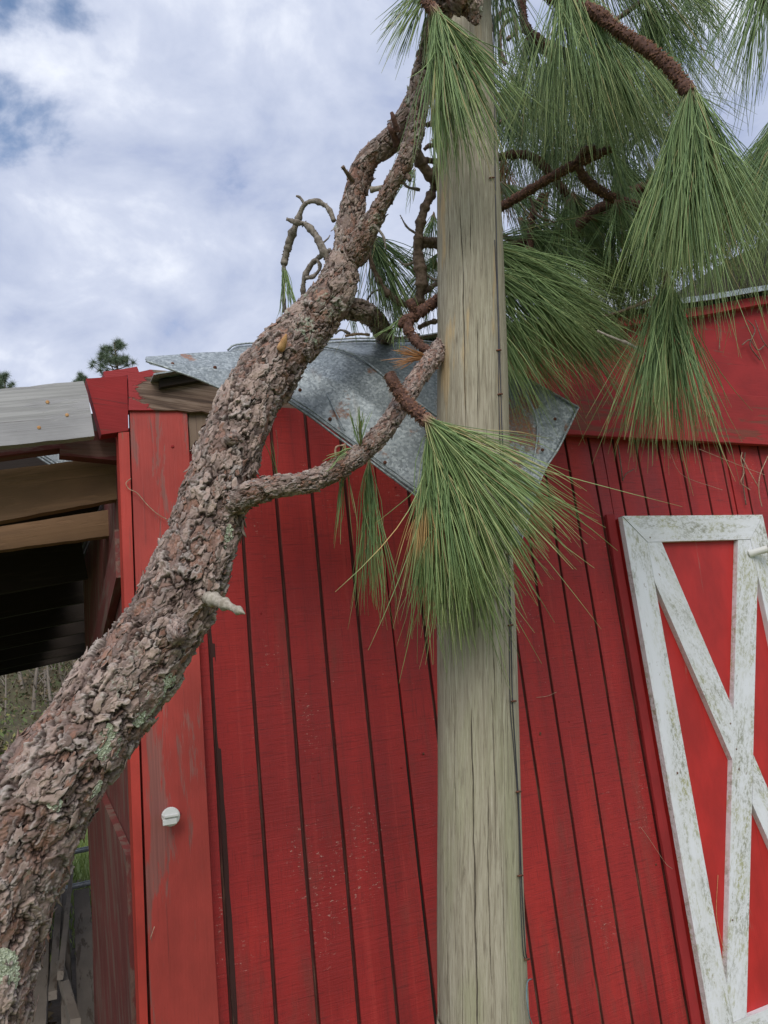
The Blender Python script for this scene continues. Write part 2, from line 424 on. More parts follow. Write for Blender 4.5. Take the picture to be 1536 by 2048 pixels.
def mat_white():
    t = NT('mildewed white paint'); v = t.attr('bc')
    n = t.noise(t.scale(v, (60, 110, 60)), 1, 5, .8); m1 = t.noise(t.scale(v, (4, 14, 9), (2, 1, 0)), 1, 4, .65)
    m2 = t.vor(t.scale(v, (1, 1.6, 1)), 190)
    mask = t.math('MULTIPLY', t.rng(n, .46, .58), t.rng(m1, .33, .58))
    g = t.noise(t.scale(v, (1, 1, 1), (9, 9, 9)), 12, 3)
    c = t.mix(t.rng(m1, .3, .7, 0, .6), (.76, .77, .80), (.60, .60, .56)); pl_ = t.noise(t.scale(v, (26, 70, 60), (1, 8, 2)), 1, 4, .7); c = t.mix(t.rng(pl_, .66, .70), c, (.34, .30, .25))
    eg = t.noise(t.scale(v, (2.2, 40, 9), (3, 3, 3)), 1, 3, .6); mask = t.math('MULTIPLY', mask, t.rng(eg, .38, .58, .25, 1))
    c = t.mix(t.math('MULTIPLY', mask, .9), c, t.mix(t.rng(g, .4, .6), (.27, .27, .20), (.36, .35, .16)))
    c = t.mix(t.math('MULTIPLY', t.rng(m2, .17, .10), t.rng(m1, .42, .6)), c, (.12, .13, .10))
    gr = t.noise(t.scale(v, (6, 260, 260)), 1, 4, .6)
    c = t.mix(t.math('MULTIPLY', t.rng(gr, .66, .76), .4), c, (.3, .3, .28))
    return t.done(c, .55, t.bump(t.math('ADD', t.math('MULTIPLY', gr, .5), n), .0010, .7))
def mat_pole():
    t = NT('weathered pole wood'); v = t.attr('bc')     # (height, angle*r, -)
    gr = t.noise(t.scale(v, (7, 170, 1)), 1, 6, .72, 1.2)
    fine = t.noise(t.scale(v, (22, 520, 1)), 1, 4, .6)
    big = t.noise(t.scale(v, (2.5, 12, 1)), 1, 4, .6, .5)
    c = t.ramp(gr, [(.30, (.16, .13, .09)), (.44, (.31, .27, .195)), (.57, (.40, .355, .265)), (.70, (.50, .455, .355))])
    c = t.mix(t.math('MULTIPLY', t.rng(big, .44, .64, 0, .6), t.rng(t.attr('bc', 0), 2.0, 1.0, .15, 1)), c, (.33, .325, .19))
    kn = t.noise(t.scale(v, (9, 40, 1), (3, 7, 0)), 1, 4, .7)
    c = t.mix(t.rng(kn, .60, .75, 0, .5), c, (.16, .13, .09))
    ora = t.noise(t.scale(v, (3.4, 26, 1), (7, 3, 0)), 1, 3, .6)
    zz = t.attr('bc', 0)
    c = t.mix(t.math('MULTIPLY', t.rng(ora, .57, .68, 0, .6), t.rng(zz, 1.9, 2.2)), c, (.55, .37, .17))
    c = t.mix(t.math('MULTIPLY', t.rng(fine, .54, .68), .65), c, (.13, .105, .075))
    ck = t.attr('bc', 2)
    c = t.mix(t.math('MULTIPLY', ck, .85), c, (.05, .04, .03))
    return t.done(c, .85, t.bump(t.math('ADD', gr, t.math('MULTIPLY', fine, .5)), .0022, .8))
M['siding'] = mat_siding()
M['corner'] = mat_board('faded red board paint', (.41, .048, .036), (.34, .115, .095), .58)
M['trim'] = mat_board('bright red trim paint', (.48, .045, .03), (.26, .12, .07), .35)
M['red'] = mat_board('red board paint', (.29, .017, .018), (.24, .055, .04), .3, rough=.85)
M['frieze'] = mat_board('red frieze paint', (.29, .018, .018), (.23, .05, .032), .66, dark=(.07, .010, .008), rough=.85)
M['panel'] = mat_board('smooth red door paint', (.46, .020, .017), (.50, .13, .10), .12, dark=(.26, .014, .012), gr=.5)
M['peelx'] = mat_board('peeling red paint on bare wood', (.33, .03, .03), (.20, .145, .10), 1.05)
M['bare'] = mat_board('bare splintered wood', (.19, .13, .09), (.30, .21, .15), .7)
M['greyw'] = mat_board('silver weathered wood', (.37, .36, .37), (.46, .45, .45), .8, dark=(.12, .10, .10), rough=.85)
M['tan'] = mat_board('tan joist wood', (.24, .135, .068), (.31, .175, .09), .7, dark=(.06, .028, .014), rough=.8, gr=.5)
M['batten'] = mat_board('dark frayed batten wood', (.045, .014, .011), (.13, .075, .05), .45, dark=(.02, .008, .006), rough=.9)
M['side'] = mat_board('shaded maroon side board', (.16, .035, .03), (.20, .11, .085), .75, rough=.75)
M['darkw'] = mat_board('soffit wood with painted shade', (.022, .014, .010), (.04, .028, .02), .5, dark=(.01, .006, .005), rough=.9)  # near-black: the shade under the roofs is put into the wood colour
M['plank'] = mat_board('pale painted plank', (.20, .17, .14), (.12, .09, .065), .5, dark=(.1, .08, .06), rough=.8)
def mat_peel():
    t = NT('red paint peeled off bare board'); v = t.attr('bc'); o = t.obj(); sx = t.n('ShaderNodeSeparateXYZ'); t.t.links.new(o, sx.inputs[0])
    gr = t.noise(t.scale(v, (5, 150, 150)), 1, 5, .65, .6); ring = t.noise(t.scale(v, (3, 34, 30)), 1, 4, .6, 1.6)
    bare = t.ramp(t.math('ADD', t.math('MULTIPLY', gr, .5), t.math('MULTIPLY', ring, .5)), [(.36, (.04, .022, .015)), (.48, (.13, .08, .055)), (.56, (.24, .165, .12)), (.68, (.33, .25, .20))])
    pm = t.noise(t.scale(v, (9, 22, 20)), 1, 5, .65); k = t.math('ADD', pm, t.rng(sx.outputs[0], .0, .13, 0, .34, False))
    c = t.mix(t.rng(k, .60, .64), (.34, .028, .03), bare)
    return t.done(c, .75, t.bump(t.math('SUBTRACT', gr, t.rng(k, .6, .64)), .0016, .9))
M['peel'] = mat_peel()
M['white'] = mat_white(); M['bark'] = mat_bark(); M['galv'] = mat_galv(); M['pole'] = mat_pole()
M['twig'] = mat_twig('grey brown twig', (.10, .065, .045), (.22, .155, .115))
def mat_knob():
    t = NT('red brown bract scales'); a = t.attr('bc', 0); n = t.noise(t.obj(), 120, 3, .7)
    c = t.mix(t.rng(n, .35, .65), (.06, .026, .018), (.13, .06, .04)); c = t.mix(t.rng(a, .25, .9), c, (.40, .20, .125)); return t.done(c, .85)
M['knob'] = mat_knob()
M['scale'] = M['knob']
M['dry'] = mat_twig('dry stem', (.30, .19, .12), (.5, .36, .25))
M['palet'] = mat_twig('pale dead twig', (.28, .24, .19), (.46, .41, .34)); M['greyt'] = mat_twig('grey bare twig', (.13, .105, .085), (.29, .25, .21))
M['needle'] = mat_needle('pine needles'); M['dead'] = mat_needle('dead pine needles', True)
M['plastic'] = simple('white plastic', (.72, .72, .68), .4, nsc=30, var=.06)
M['wire'] = simple('dark wire', (.05, .05, .06), .5, .3); M['bluew'] = simple('blue grey cord', (.15, .22, .25), .5)
M['lichen'] = mat_twig('pale green lichen', (.42, .45, .32), (.66, .70, .56))
M['rust'] = simple('rusty nail', (.12, .04, .02), .8)
M['steel'] = simple('galvanised gate tube', (.45, .5, .55), .4, .5)
M['orange'] = mat_twig('broken orange wood', (.42, .20, .07), (.6, .35, .16))

# ------------------------------------------------------------------ barn
G = .1016
barn = empty('barn', (-.17, 0, 0), 'red painted barn with grooved vertical siding and a white braced door, behind the wooden pole', 'barn')
def siding(name, n0, n1, z0, z1, rot=0., y=0., off=0.):
    """real grooved profile, extruded upwards, grooves at n*G"""
    gw, gd = .0046, .0085
    xs = []
    a = n0*G if n0 > -1.5 else -.17
    xs.append((a, 0, 0)); n = math.ceil(n0+.01)
    while n < n1-.01 or n == n1:
        c = n*G+random.uniform(-.001, .001)
        if n == n1: break
        xs += [(c-gw-.001, 0, 0), (c-gw, .0015, .6), (c-gw+.001, gd, 1), (c+gw-.001, gd, 1), (c+gw, .0015, .6), (c+gw+.001, 0, 0)]
        n += 1
    xs.append((n1*G, 0, 0)); xs.append((n1*G, .014, 0)); xs.append((a, .014, 0))
    nz = 36; V = []; F = []; A = []; k = len(xs); zc = 1.4
    ph = [random.uniform(0, 6) for _ in xs]
    for i in range(nz+1):
        z = z0+(z1-z0)*i/nz
        for j, (x_, d, g) in enumerate(xs):
            wob = .0007*math.sin(z*7+ph[j//6])+rng.normal()*.0002
            xx = x_+wob-math.tan(rot)*(z-zc)+off
            V.append((xx, y+d+.0012*math.sin(z*3+x_*5), z)); A.append((xx, g, d))
    for i in range(nz):
        for j in range(k):
            j2 = (j+1) % k; F.append([i*k+j, i*k+j2, (i+1)*k+j2, (i+1)*k+j])
    F.append(list(range(k))[::-1]); F.append([nz*k+j for j in range(k)])
    return mesh(name, V, F, M['siding'], barn, False, {'bc': A})
siding('siding_panel', -2, 4.95, .05, pY(300, 800)[2])
board('joint_backing', (5*G, .010, .05), (5*G, .010, 2.40), (1, 0, 0), .06, .02, M['darkw'], barn, seg=.3)
siding('siding_panel', 5.04, 13.5, .05, 2.42, rot=R(.35), y=.003, off=.0)
siding('siding_panel', 13.5, 19.2, .05, 2.42, rot=R(.1), y=.002)
siding('siding_panel', 19.25, 40, .05, 2.42, y=.0)
# overlapped dark batten of the first joint
board('joint_batten', (.007, -.001, .05), (.007, -.001, 2.42), (1, 0, 0), .011, .010, M['batten'], barn, ch=.001, jit=.0013)
ZF0 = pY(1135, 881)[2]; ZF1 = ZF0+.195
X0 = .82
board('frieze_board', (X0, -.024, (ZF0+ZF1)/2+.006), (5.2, -.024, (ZF0+ZF1)/2-.006), (0, 0, 1), ZF1-ZF0, .022, M['frieze'], barn)
slope = .232
zr = lambda x_: 2.697+(x_-1.474)*slope
# gable boards above the frieze
xs = [.3, 5.2]
slab('gable_panel', [(.3, -.012, ZF1-.03), (5.2, -.012, ZF1-.03), (5.2, -.012, zr(5.2)-.02), (.9, -.012, zr(.9)-.02), (.3, -.012, zr(.3)-.06)], .03, (1, 0, .0), M['red'], barn, seg=.2)
def roofstrip(name, x0, x1, y0, y1, th, dz, mat):
    V = []; F = []; A = []
    n = 30
    for i in range(n+1):
        x_ = x0+(x1-x0)*i/n; z = zr(x_)+dz+.003*math.sin(x_*9)
        for (y, q) in ((y0, 0), (y1, 0), (y1, th), (y0, th)): V.append((x_, y, z+q)); A.append((x_, y, 0))
    for i in range(n):
        for j in range(4): F.append([i*4+j, i*4+(j+1) % 4, i*4+4+(j+1) % 4, i*4+4+j])
    F.append([0, 1, 2, 3]); F.append([n*4+j for j in (3, 2, 1, 0)])
    return mesh(name, V, F, mat, barn, False, {'bc': A})
roofstrip('rake_board', 1.0, 5.2, -.05, -.013, .035, -.035, M['frieze'])
roofstrip('roof_deck', -.1, 5.2, -.05, 6., .02, .002, M['darkw'])
roofstrip('roof_sheet', -.12, 5.25, -.08, 6.05, .004, .026, M['galv'])
roofstrip('roof_edge_trim', 1.25, 5.25, -.086, -.081, .022, .008, M['galv'])
# near-black block standing in for the shaded gap under the raised roof edge
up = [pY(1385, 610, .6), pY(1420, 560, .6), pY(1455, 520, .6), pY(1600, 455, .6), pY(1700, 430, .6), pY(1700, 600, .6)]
slab('upper_roof_shade', up, 3., (1, 0, .2), M['darkw'], barn, seg=.2)
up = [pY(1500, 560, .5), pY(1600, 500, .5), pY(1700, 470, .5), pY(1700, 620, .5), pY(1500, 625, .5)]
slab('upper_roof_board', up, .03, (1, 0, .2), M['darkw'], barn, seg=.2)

# corner boards
def pyb(name, pxs, Y, th, along, mat, parent=barn, **k): return slab(name, [pY(a, b, Y) for a, b in pxs], th, along, mat, parent, **k)
zc = pY(315, 820, -.022)[2]
xa = pY(258, 822, -.022)[0]; xb = pY(374, 822, -.022)[0]; xb2 = pY(440, 2045, -.022)[0]; xa2 = pY(285, 1700, -.022)[0]
slab('corner_board', [(xa+.002, -.022, zc), (xb, -.022, zc), (xb2-.003, -.022, 1.0), (xb2, -.022, .05), (xa2+.0, -.022, .05)], .022, (0, 0, 1), M['corner'], barn)
zt = pY(245, 862, -.03)[2]; xl = pY(237, 865, -.03)[0]; xr = xa-.0025
slab('corner_trim', [(xl, -.026, zt), (xr, -.026, zt), (xa2-.003, -.026, .9), (xa2-.003, -.026, .05), (xl, -.026, .05)], .05, (0, 0, 1), M['trim'], barn)
# nails in the corner board
def disc_geo(c, n, r, h, k=10, dome=.4):
    n = nrm(n); a = nrm(np.cross(n, [0.1, .2, 1])); b = np.cross(n, a); V = []; F = []
    for (rr, hh) in ((r, 0), (r*.95, h*.7), (r*.6, h)):
        for i in range(k):
            t_ = 2*math.pi*i/k; V.append(np.asarray(c)+a*math.cos(t_)*rr+b*math.sin(t_)*rr+n*hh)
    for l in range(2):
        for i in range(k): F.append([l*k+i, l*k+(i+1) % k, l*k+k+(i+1) % k, l*k+k+i])
    F.append([2*k+i for i in range(k)]); return V, F
def nails(name, L, Y, r, mat, parent):
    for (a, b) in L:
        V, F = disc_geo(pY(a, b, Y), (0, -1, 0), r, .0016)
        mesh(name, V, F, mat, parent, True, {'bc': np.zeros((len(V), 3))})
nails('nail', [(345, 893), (359, 1627)], -.0225, .0042, M['red'], barn)
nails('nail', [(668, 1590), (600, 1400), (637, 1545), (803, 1535)], .0, .003, M['red'], barn)
rsn = np.random.default_rng(8)
for k in range(26):
    n_ = rsn.integers(0, 18); x_ = n_*G+rsn.uniform(.02, .08); z_ = rsn.choice([.55, .95, 1.35, 1.75, 2.1])+rsn.normal(0, .02)
    V, F = disc_geo((x_, .0035 if 5 < n_ < 13 else .0005, z_), (0, -1, 0), .0032, .0022)
    mesh('nail', V, F, M['red'] if k % 3 else M['rust'], barn, True, {'bc': np.zeros((len(V), 3))})
# side wall going back from the corner, seen at a glancing angle
xs_ = xl+.012
mb = MB()
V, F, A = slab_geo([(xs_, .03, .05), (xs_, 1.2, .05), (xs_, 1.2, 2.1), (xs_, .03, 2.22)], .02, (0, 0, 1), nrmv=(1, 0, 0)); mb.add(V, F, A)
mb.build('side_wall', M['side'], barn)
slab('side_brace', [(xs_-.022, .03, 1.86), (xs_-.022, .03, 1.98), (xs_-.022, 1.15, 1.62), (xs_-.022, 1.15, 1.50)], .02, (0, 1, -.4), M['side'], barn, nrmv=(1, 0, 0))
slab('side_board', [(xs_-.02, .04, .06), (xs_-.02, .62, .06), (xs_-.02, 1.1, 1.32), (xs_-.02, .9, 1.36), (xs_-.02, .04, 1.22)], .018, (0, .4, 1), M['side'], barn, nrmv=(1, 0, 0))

# eave pieces over the corner
pyb('fascia_board', [(256, 749), (300, 739), (360, 746), (450, 772), (520, 800), (500, 850), (436, 832), (404, 822), (257, 820)], -.03, .035, (1, 0, -.1), M['peel'], rag=.0012)
pyb('fascia_block', [(172, 757), (254, 752), (257, 861), (203, 869)], -.028, .04, (1, 0, -.1), M['red'])
pyb('broken_batten', [(207, 743), (274, 733), (279, 746), (262, 750), (210, 757)], .06, .05, (1, 0, 0), M['peel'], rag=.001)
pyb('splintered_blocking', [(378, 822), (440, 826), (470, 850), (420, 905), (392, 880), (380, 900)], -.012, .02, (0, 0, 1), M['bare'], rag=.002)
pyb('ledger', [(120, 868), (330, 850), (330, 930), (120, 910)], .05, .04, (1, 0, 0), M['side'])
pyb('top_plate', [(300, 760), (700, 790), (700, 830), (300, 830)], .02, .09, (1, 0, 0), M['bare'])

# ------------------------------------------------------------------ barn door
DX0, DX1 = 1.362, 2.03; DZ1 = pY(1370, 1036)[2]; DZ0 = pY(1440, 2038)[2]
door = empty('barn_door', (DX0, -.02, .1), 'x', 'x'); del door['label'], door['category']; door.parent = barn; door.location = Vector((DX0+.17, -.02, .1))
TW = .089
def dslab(name, pts, Y, th, along, mat): return slab(name, [(a, Y, b) for a, b in pts], th, along, mat, door, seg=.04)
dslab('door_panel', [(DX0+.004, .12), (DX1-.004, .12), (DX1-.004, DZ1-.004), (DX0+.004, DZ1-.004)], -.020, .019, (0, 0, 1), M['panel'])
fr = -.040
gp = .0012
TL = DX0; BZ = .1
dslab('stile', [(DX0, BZ), (DX0+TW, BZ), (DX0+TW, DZ1-TW-gp), (DX0, DZ1-gp*2)], fr, .0195, (0, 0, 1), M['white'])
dslab('stile', [(DX1-TW, BZ), (DX1, BZ), (DX1, DZ1-gp*2), (DX1-TW, DZ1-TW-gp)], fr, .0195, (0, 0, 1), M['white'])
dslab('top_rail', [(DX0+TW+gp, DZ1-TW), (DX1-TW-gp, DZ1-TW), (DX1-gp, DZ1), (DX0+gp, DZ1)], fr-.001, .0195, (1, 0, 0), M['white'])
dslab('middle_rail', [(DX0+TW+.001, DZ0-TW), (DX1-TW-.001, DZ0-TW), (DX1-TW-.001, DZ0), (DX0+TW+.001, DZ0)], fr-.001, .0195, (1, 0, 0), M['white'])
ix0, ix1, iz0, iz1 = DX0+TW+.001, DX1-TW-.001, DZ0+.001, DZ1-TW-.001
bw = .086
# brace rising to the right, whole
dslab('brace', [(ix0, iz0), (ix0+.055, iz0), (ix1, iz1-.13), (ix1, iz1), (ix1-.062, iz1), (ix0, iz0+.10)], fr+.001, .0185, (.45, 0, 1), M['white'])
def lx(z, a, b): return a[0]+(b[0]-a[0])*(z-a[1])/(b[1]-a[1])
# other brace, cut where it meets the whole one
aL, bL = (ix0, iz1-.13), (ix1-.055, iz0); aR, bR = (ix0+.062, iz1), (ix1, iz0+.10)
cL, cR = ((ix0, iz0+.10), (ix1-.062, iz1)), ((ix0+.055, iz0), (ix1, iz1-.13))
def isect(p, q, r_, s_):
    p, q, r_, s_ = map(np.array, (p, q, r_, s_)); A_ = np.array([q-p, -(s_-r_)]).T; t_ = np.linalg.solve(A_, r_-p); return tuple(p+(q-p)*t_[0])
k = .0015
p1 = isect(aL, bL, *cL); p2 = isect(aR, bR, *cL); p3 = isect(aL, bL, *cR); p4 = isect(aR, bR, *cR)
dslab('brace', [(ix0, iz1), (ix0, iz1-.13), (p1[0]-k, p1[1]), (p2[0]-k, p2[1]), (ix0+.062, iz1)], fr, .0195, (-.45, 0, 1), M['white'])
dslab('brace', [(p3[0]+k, p3[1]), (bL[0], bL[1]), (ix1, iz0), (ix1, iz0+.10), (p4[0]+k, p4[1])], fr, .0195, (-.45, 0, 1), M['white'])
nails('nail_head', [(1461, 1447), (1473, 1498), (1478, 1538), (1465, 1840), (1300, 1075)], fr-.0002, .003, M['bare'], door)
nails('bent_nail', [(1355, 1546)], fr-.0005, .003, M['rust'], door)
# board beside the door (jamb strip)
xj = pY(1203, 1010)[0]
board('door_jamb', (DX0-.022, -.012, .05), (DX0-.022, -.012, DZ1+.012), (1, 0, 0), .034, .011, M['red'], barn, jit=.0008)

# insulators
def insulator(px, py, Y, label, tilt):
    c = pY(px, py, Y); e = empty('fence_insulator', c, label, 'insulator', 'white plastic fence insulators')
    d = nrm(np.array([0, -1, 0])+np.array(tilt)); a = nrm(np.cross(d, [0, 0, 1])); b = np.cross(a, d)
    V = []; F = []; k = 20
    prof = [(r_*1.25, h*1.25) for r_, h in [(.0125, 0), (.0125, .002), (.0085, .004), (.0075, .014), (.0150, .016), (.0165, .018), (.0165, .024), (.0150, .026), (.0075, .027)]]
    for (r_, h) in prof:
        for i in range(k):
            t_ = 2*math.pi*i/k; x_ = math.cos(t_); y_ = math.sin(t_)
            q = 1.0
            if h > .015 and -.35 < y_ < .25 and x_ > .5 : q = .82
            V.append(c+a*x_*r_*q+b*y_*r_*q+d*h)
    for l in range(len(prof)-1):
        for i in range(k): F.append([l*k+i, l*k+(i+1) % k, l*k+k+(i+1) % k, l*k+k+i])
    F.append([(len(prof)-1)*k+i for i in range(k)])
    mesh('base', V, F, M['plastic'], e, False)
    mb = MB(); V, F, A = board_geo(c+d*.040-a*.0145+b*.0019, c+d*.040+a*.0155+b*.0019, b, .006, .008, ch=.0012, jit=0, seg=.02); mb.add(V, F)
    V, F, A = board_geo(c+d*.0375-a*.011-b*.010, c+d*.0375+a*.019-b*.010, b, .0125, .005, ch=.001, jit=0, seg=.02); mb.add(V, F)
    mb.build('wire_clip', M['plastic'], e)
    return e
insulator(337, 1632, -.0225, 'round white plastic insulator screwed to the faded red corner board', (.0, 0, .05))
# tubular one on the door
c = pY(1500, 1108, fr); e = empty('fence_insulator', c, 'white plastic peg insulator sticking out from the white door frame', 'insulator', 'white plastic fence insulators')
V, F, A, _, caps = tube_geo([[*(c+np.array([0, .005, 0])), .014], [*(c+np.array([.02, -.02, .005])), .0125], [*(c+np.array([.045, -.045, .010])), .0135]], 16, .004)
mesh('peg', V, [list(f) for f in F]+caps, M['plastic'], e, True)
q = c+np.array([.045, -.046, .010])
V, F, A = board_geo(q+np.array([-.012, -.004, 0]), q+np.array([.022, -.01, .004]), (0, 0, 1), .026, .008, ch=.002, jit=0); mesh('head', V, F, M['plastic'], e)
V, F = disc_geo(q+np.array([.005, -.009, 0]), (0.1, -1, 0), .0035, .0012); mesh('screw', V, F, M['rust'], e)

# ------------------------------------------------------------------ lean-to on the left
lean = empty('lean_to', (-1., .3, 0), 'open lean-to with grey weathered fascia and tan joists, left of the red barn', 'lean-to')
def pl(name, pxs, Y, th, along, mat, **k): return slab(name, [pY(a, b, Y) for a, b in pxs], th, along, mat, lean, **k)
pl('fascia', [(-260, 812), (0, 778), (167, 762), (176, 790), (189, 872), (0, 892), (-260, 925)], -.045, .03, (1, 0, .16), M['greyw'], rag=.0008)
nl = [(95, 804), (134, 830), (78, 855)]
for (a, b) in nl:
    V, F = disc_geo(pY(a, b, -.0455), (0, -1, 0), .0045, .0012); mesh('screw', V, F, M['orange'], lean, True, {'bc': np.zeros((len(V), 3))})
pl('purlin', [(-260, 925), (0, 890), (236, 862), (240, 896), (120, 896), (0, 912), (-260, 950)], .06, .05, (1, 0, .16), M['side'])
pl('joist', [(-260, 985), (0, 940), (234, 912), (234, 998), (0, 1042), (-260, 1090)], .14, .04, (1, 0, .14), M['tan'], rag=.0005)
pl('joist', [(-260, 1105), (0, 1053), (228, 1018), (228, 1070), (0, 1100), (-260, 1140)], .34, .04, (1, 0, .14), M['tan'], rag=.0005)
pl('dark_backdrop', [(-300, 880), (250, 820), (250, 985), (-300, 1060)], .44, .05, (1, 0, .16), M['darkw'])  # dark backdrop added behind the joists so the gap looks black
# ceiling deck and deeper joists
zl = lambda x_, z0=2.15: z0+(x_+.2)*.15
V = []
for (x_, y, dz) in [(-.2, .42, 0), (-6, .42, 0), (-6, 6.2, 0), (-.2, 6.2, 0), (-.2, .42, .02), (-6, .42, .03), (-6, 6.2, .03), (-.2, 6.2, .03)]: V.append((x_, y, zl(x_)+dz))
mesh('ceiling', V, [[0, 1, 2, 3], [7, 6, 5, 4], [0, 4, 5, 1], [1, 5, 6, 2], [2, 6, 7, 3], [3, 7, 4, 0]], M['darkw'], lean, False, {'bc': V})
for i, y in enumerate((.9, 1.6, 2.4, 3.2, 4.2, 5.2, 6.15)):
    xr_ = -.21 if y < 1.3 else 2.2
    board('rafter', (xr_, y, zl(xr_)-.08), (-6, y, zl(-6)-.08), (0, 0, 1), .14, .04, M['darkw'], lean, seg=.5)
slab('roofing_sheet', [(-6, .0, zl(-6)+.16), (-.35, .0, zl(-.35)+.16), (-.35, .0, zl(-.35)+.164), (-6, .0, zl(-6)+.164)], 6.2, (0, 1, 0), M['galv'], lean, seg=.3) if False else None
pl('tin_flashing', [(60, 906), (188, 893), (184, 925), (150, 935), (110, 938)], .30, .003, (1, 0, 0), M['galv'])
mbf = MB()
for q in (0, 10, 20):
    a0 = pY(66+q, 908, .29); a1 = pY(110+q, 936, .29)
    V, F, A, _, caps = tube_geo([[*a0, .0035], [*((a0+a1)/2), .0035], [*a1, .0035]], 8, .01); mbf.add(V, [list(f) for f in F]+caps)
mbf.build('flashing_rib', M['galv'], lean, True)
board('post', (-2.6, 5.9, 0), (-2.6, 5.9, 1.75), (1, 0, 0), .12, .12, M['darkw'], lean, seg=.4)
board('post', (-5.2, 5.9, 0), (-5.2, 5.9, 1.4), (1, 0, 0), .12, .12, M['darkw'], lean, seg=.4)

# ------------------------------------------------------------------ sheet metal torn from the roof
sheet = empty('torn_roof_sheet', pD(700, 800, 1.75), 'crumpled galvanised roof sheet with rust stains, folded down behind the fallen pine and the pole', 'metal sheet')
def lin(P, n):
    t = np.linspace(0, len(P)-1, n); return np.stack([np.interp(t, np.arange(len(P)), P[:, i]) for i in range(3)], 1)
def patch(name, rows, nu=60, nv=40, dent=.0, rust=0., thick=.0012, k=0, parent=None, spots=()):
    """rows: grid of (px,py,z)"""
    g = np.array([[pD(*p) for p in r_] for r_ in rows])
    gu = np.stack([.5*lin(r_, nu)+.5*spline(r_, nu) for r_ in g])
    P = np.stack([spline(gu[:, i], nv)*.0+lin(gu[:, i], nv) for i in range(nu)], 1)
    P = P.reshape(-1, 3); gr_ = P.reshape(nv, nu, 3)
    N = np.cross(np.gradient(gr_, axis=1), np.gradient(gr_, axis=0)).reshape(-1, 3); N /= np.linalg.norm(N, axis=1)[:, None]+1e-9
    if (N.mean(0)@(CAM-P.mean(0))) < 0: N = -N
    P = P+N*((fbm(P*9+k*3.1, 3, k)-.5)*2*dent)[:, None]
    V = np.vstack([P, P-N*thick]); n = nu*nv
    i = np.arange(nv-1)[:, None]*nu; j = np.arange(nu-1)[None]
    F = np.stack([i+j, i+j+1, i+nu+j+1, i+nu+j], 2).reshape(-1, 4)
    B_ = F[:, ::-1]+n
    ed = []
    bd = [q for q in range(nu)]+[r_*nu+nu-1 for r_ in range(1, nv)]+[(nv-1)*nu+q for q in range(nu-2, -1, -1)]+[r_*nu for r_ in range(nv-2, 0, -1)]
    bd = np.array(bd); b2 = np.roll(bd, -1); E_ = np.stack([b2, bd, bd+n, b2+n], 1)
    A = np.zeros((2*n, 3)); A[:, 2] = rust
    for (a_, b_, q_, r_, k_) in spots:
        c_ = pD(a_, b_, q_); A[:, 2] = np.maximum(A[:, 2], k_*np.clip(1.25-np.linalg.norm((V-c_)*np.array([1, 1, .6]), axis=1)/r_, 0, 1))
    return mesh(name, V, np.vstack([F, B_, E_]), M['galv'], parent or sheet, True, {'bc': A})
# left flap, lit
patch('left_flap', [[(292, 714, 1.66), (380, 706, 1.74), (480, 702, 1.80), (600, 692, 1.86)],
                    [(290, 719, 1.64), (380, 728, 1.68), (480, 745, 1.71), (585, 756, 1.74)],
                    [(300, 728, 1.63), (380, 752, 1.65), (470, 785, 1.67), (575, 800, 1.69)]], dent=.004, k=1, spots=[(370, 712, 1.72, .03, .7)])
# main face
patch('main_face', [[(500, 705, 1.86), (600, 692, 1.85), (690, 704, 1.82), (745, 735, 1.80), (800, 782, 1.78), (900, 850, 1.76)],
                    [(520, 740, 1.78), (600, 740, 1.77), (680, 765, 1.75), (745, 810, 1.74), (800, 860, 1.73), (900, 930, 1.72)],
                    [(545, 782, 1.70), (610, 822, 1.70), (680, 874, 1.70), (750, 926, 1.70), (822, 980, 1.70), (900, 1040, 1.70)]], dent=.005, k=2, rust=.0, spots=[(676, 828, 1.72, .025, .5), (690, 780, 1.74, .02, .4), (770, 760, 1.79, .03, .5), (740, 735, 1.8, .03, .5)])
# inner face rising to the hem behind, then to the right corner
patch('folded_face', [[(640, 688, 1.92), (740, 684, 1.93), (875, 688, 1.94), (960, 715, 1.93), (1060, 762, 1.92), (1156, 816, 1.90)],
                      [(690, 704, 1.83), (770, 716, 1.86), (880, 745, 1.88), (960, 800, 1.88), (1050, 850, 1.87), (1118, 895, 1.87)],
                      [(745, 737, 1.81), (800, 783, 1.80), (880, 838, 1.79), (940, 900, 1.79), (1010, 980, 1.81), (1082, 955, 1.84)],
                      [(800, 784, 1.79), (840, 815, 1.785), (900, 880, 1.78), (940, 980, 1.78), (990, 1060, 1.79), (1036, 1098, 1.80)]], dent=.007, k=3, rust=.02, spots=[(1045, 850, 1.86, .06, .9), (1025, 920, 1.84, .05, .8), (1060, 800, 1.88, .05, .8), (1130, 850, 1.88, .02, .6), (1050, 1060, 1.8, .03, .9)])
patch('inner_fold', [[(840, 812, 1.775), (880, 850, 1.765)], [(930, 960, 1.76), (960, 1010, 1.76)], [(990, 1060, 1.77), (1045, 1090, 1.78)]], 20, 40, dent=.005, k=8)
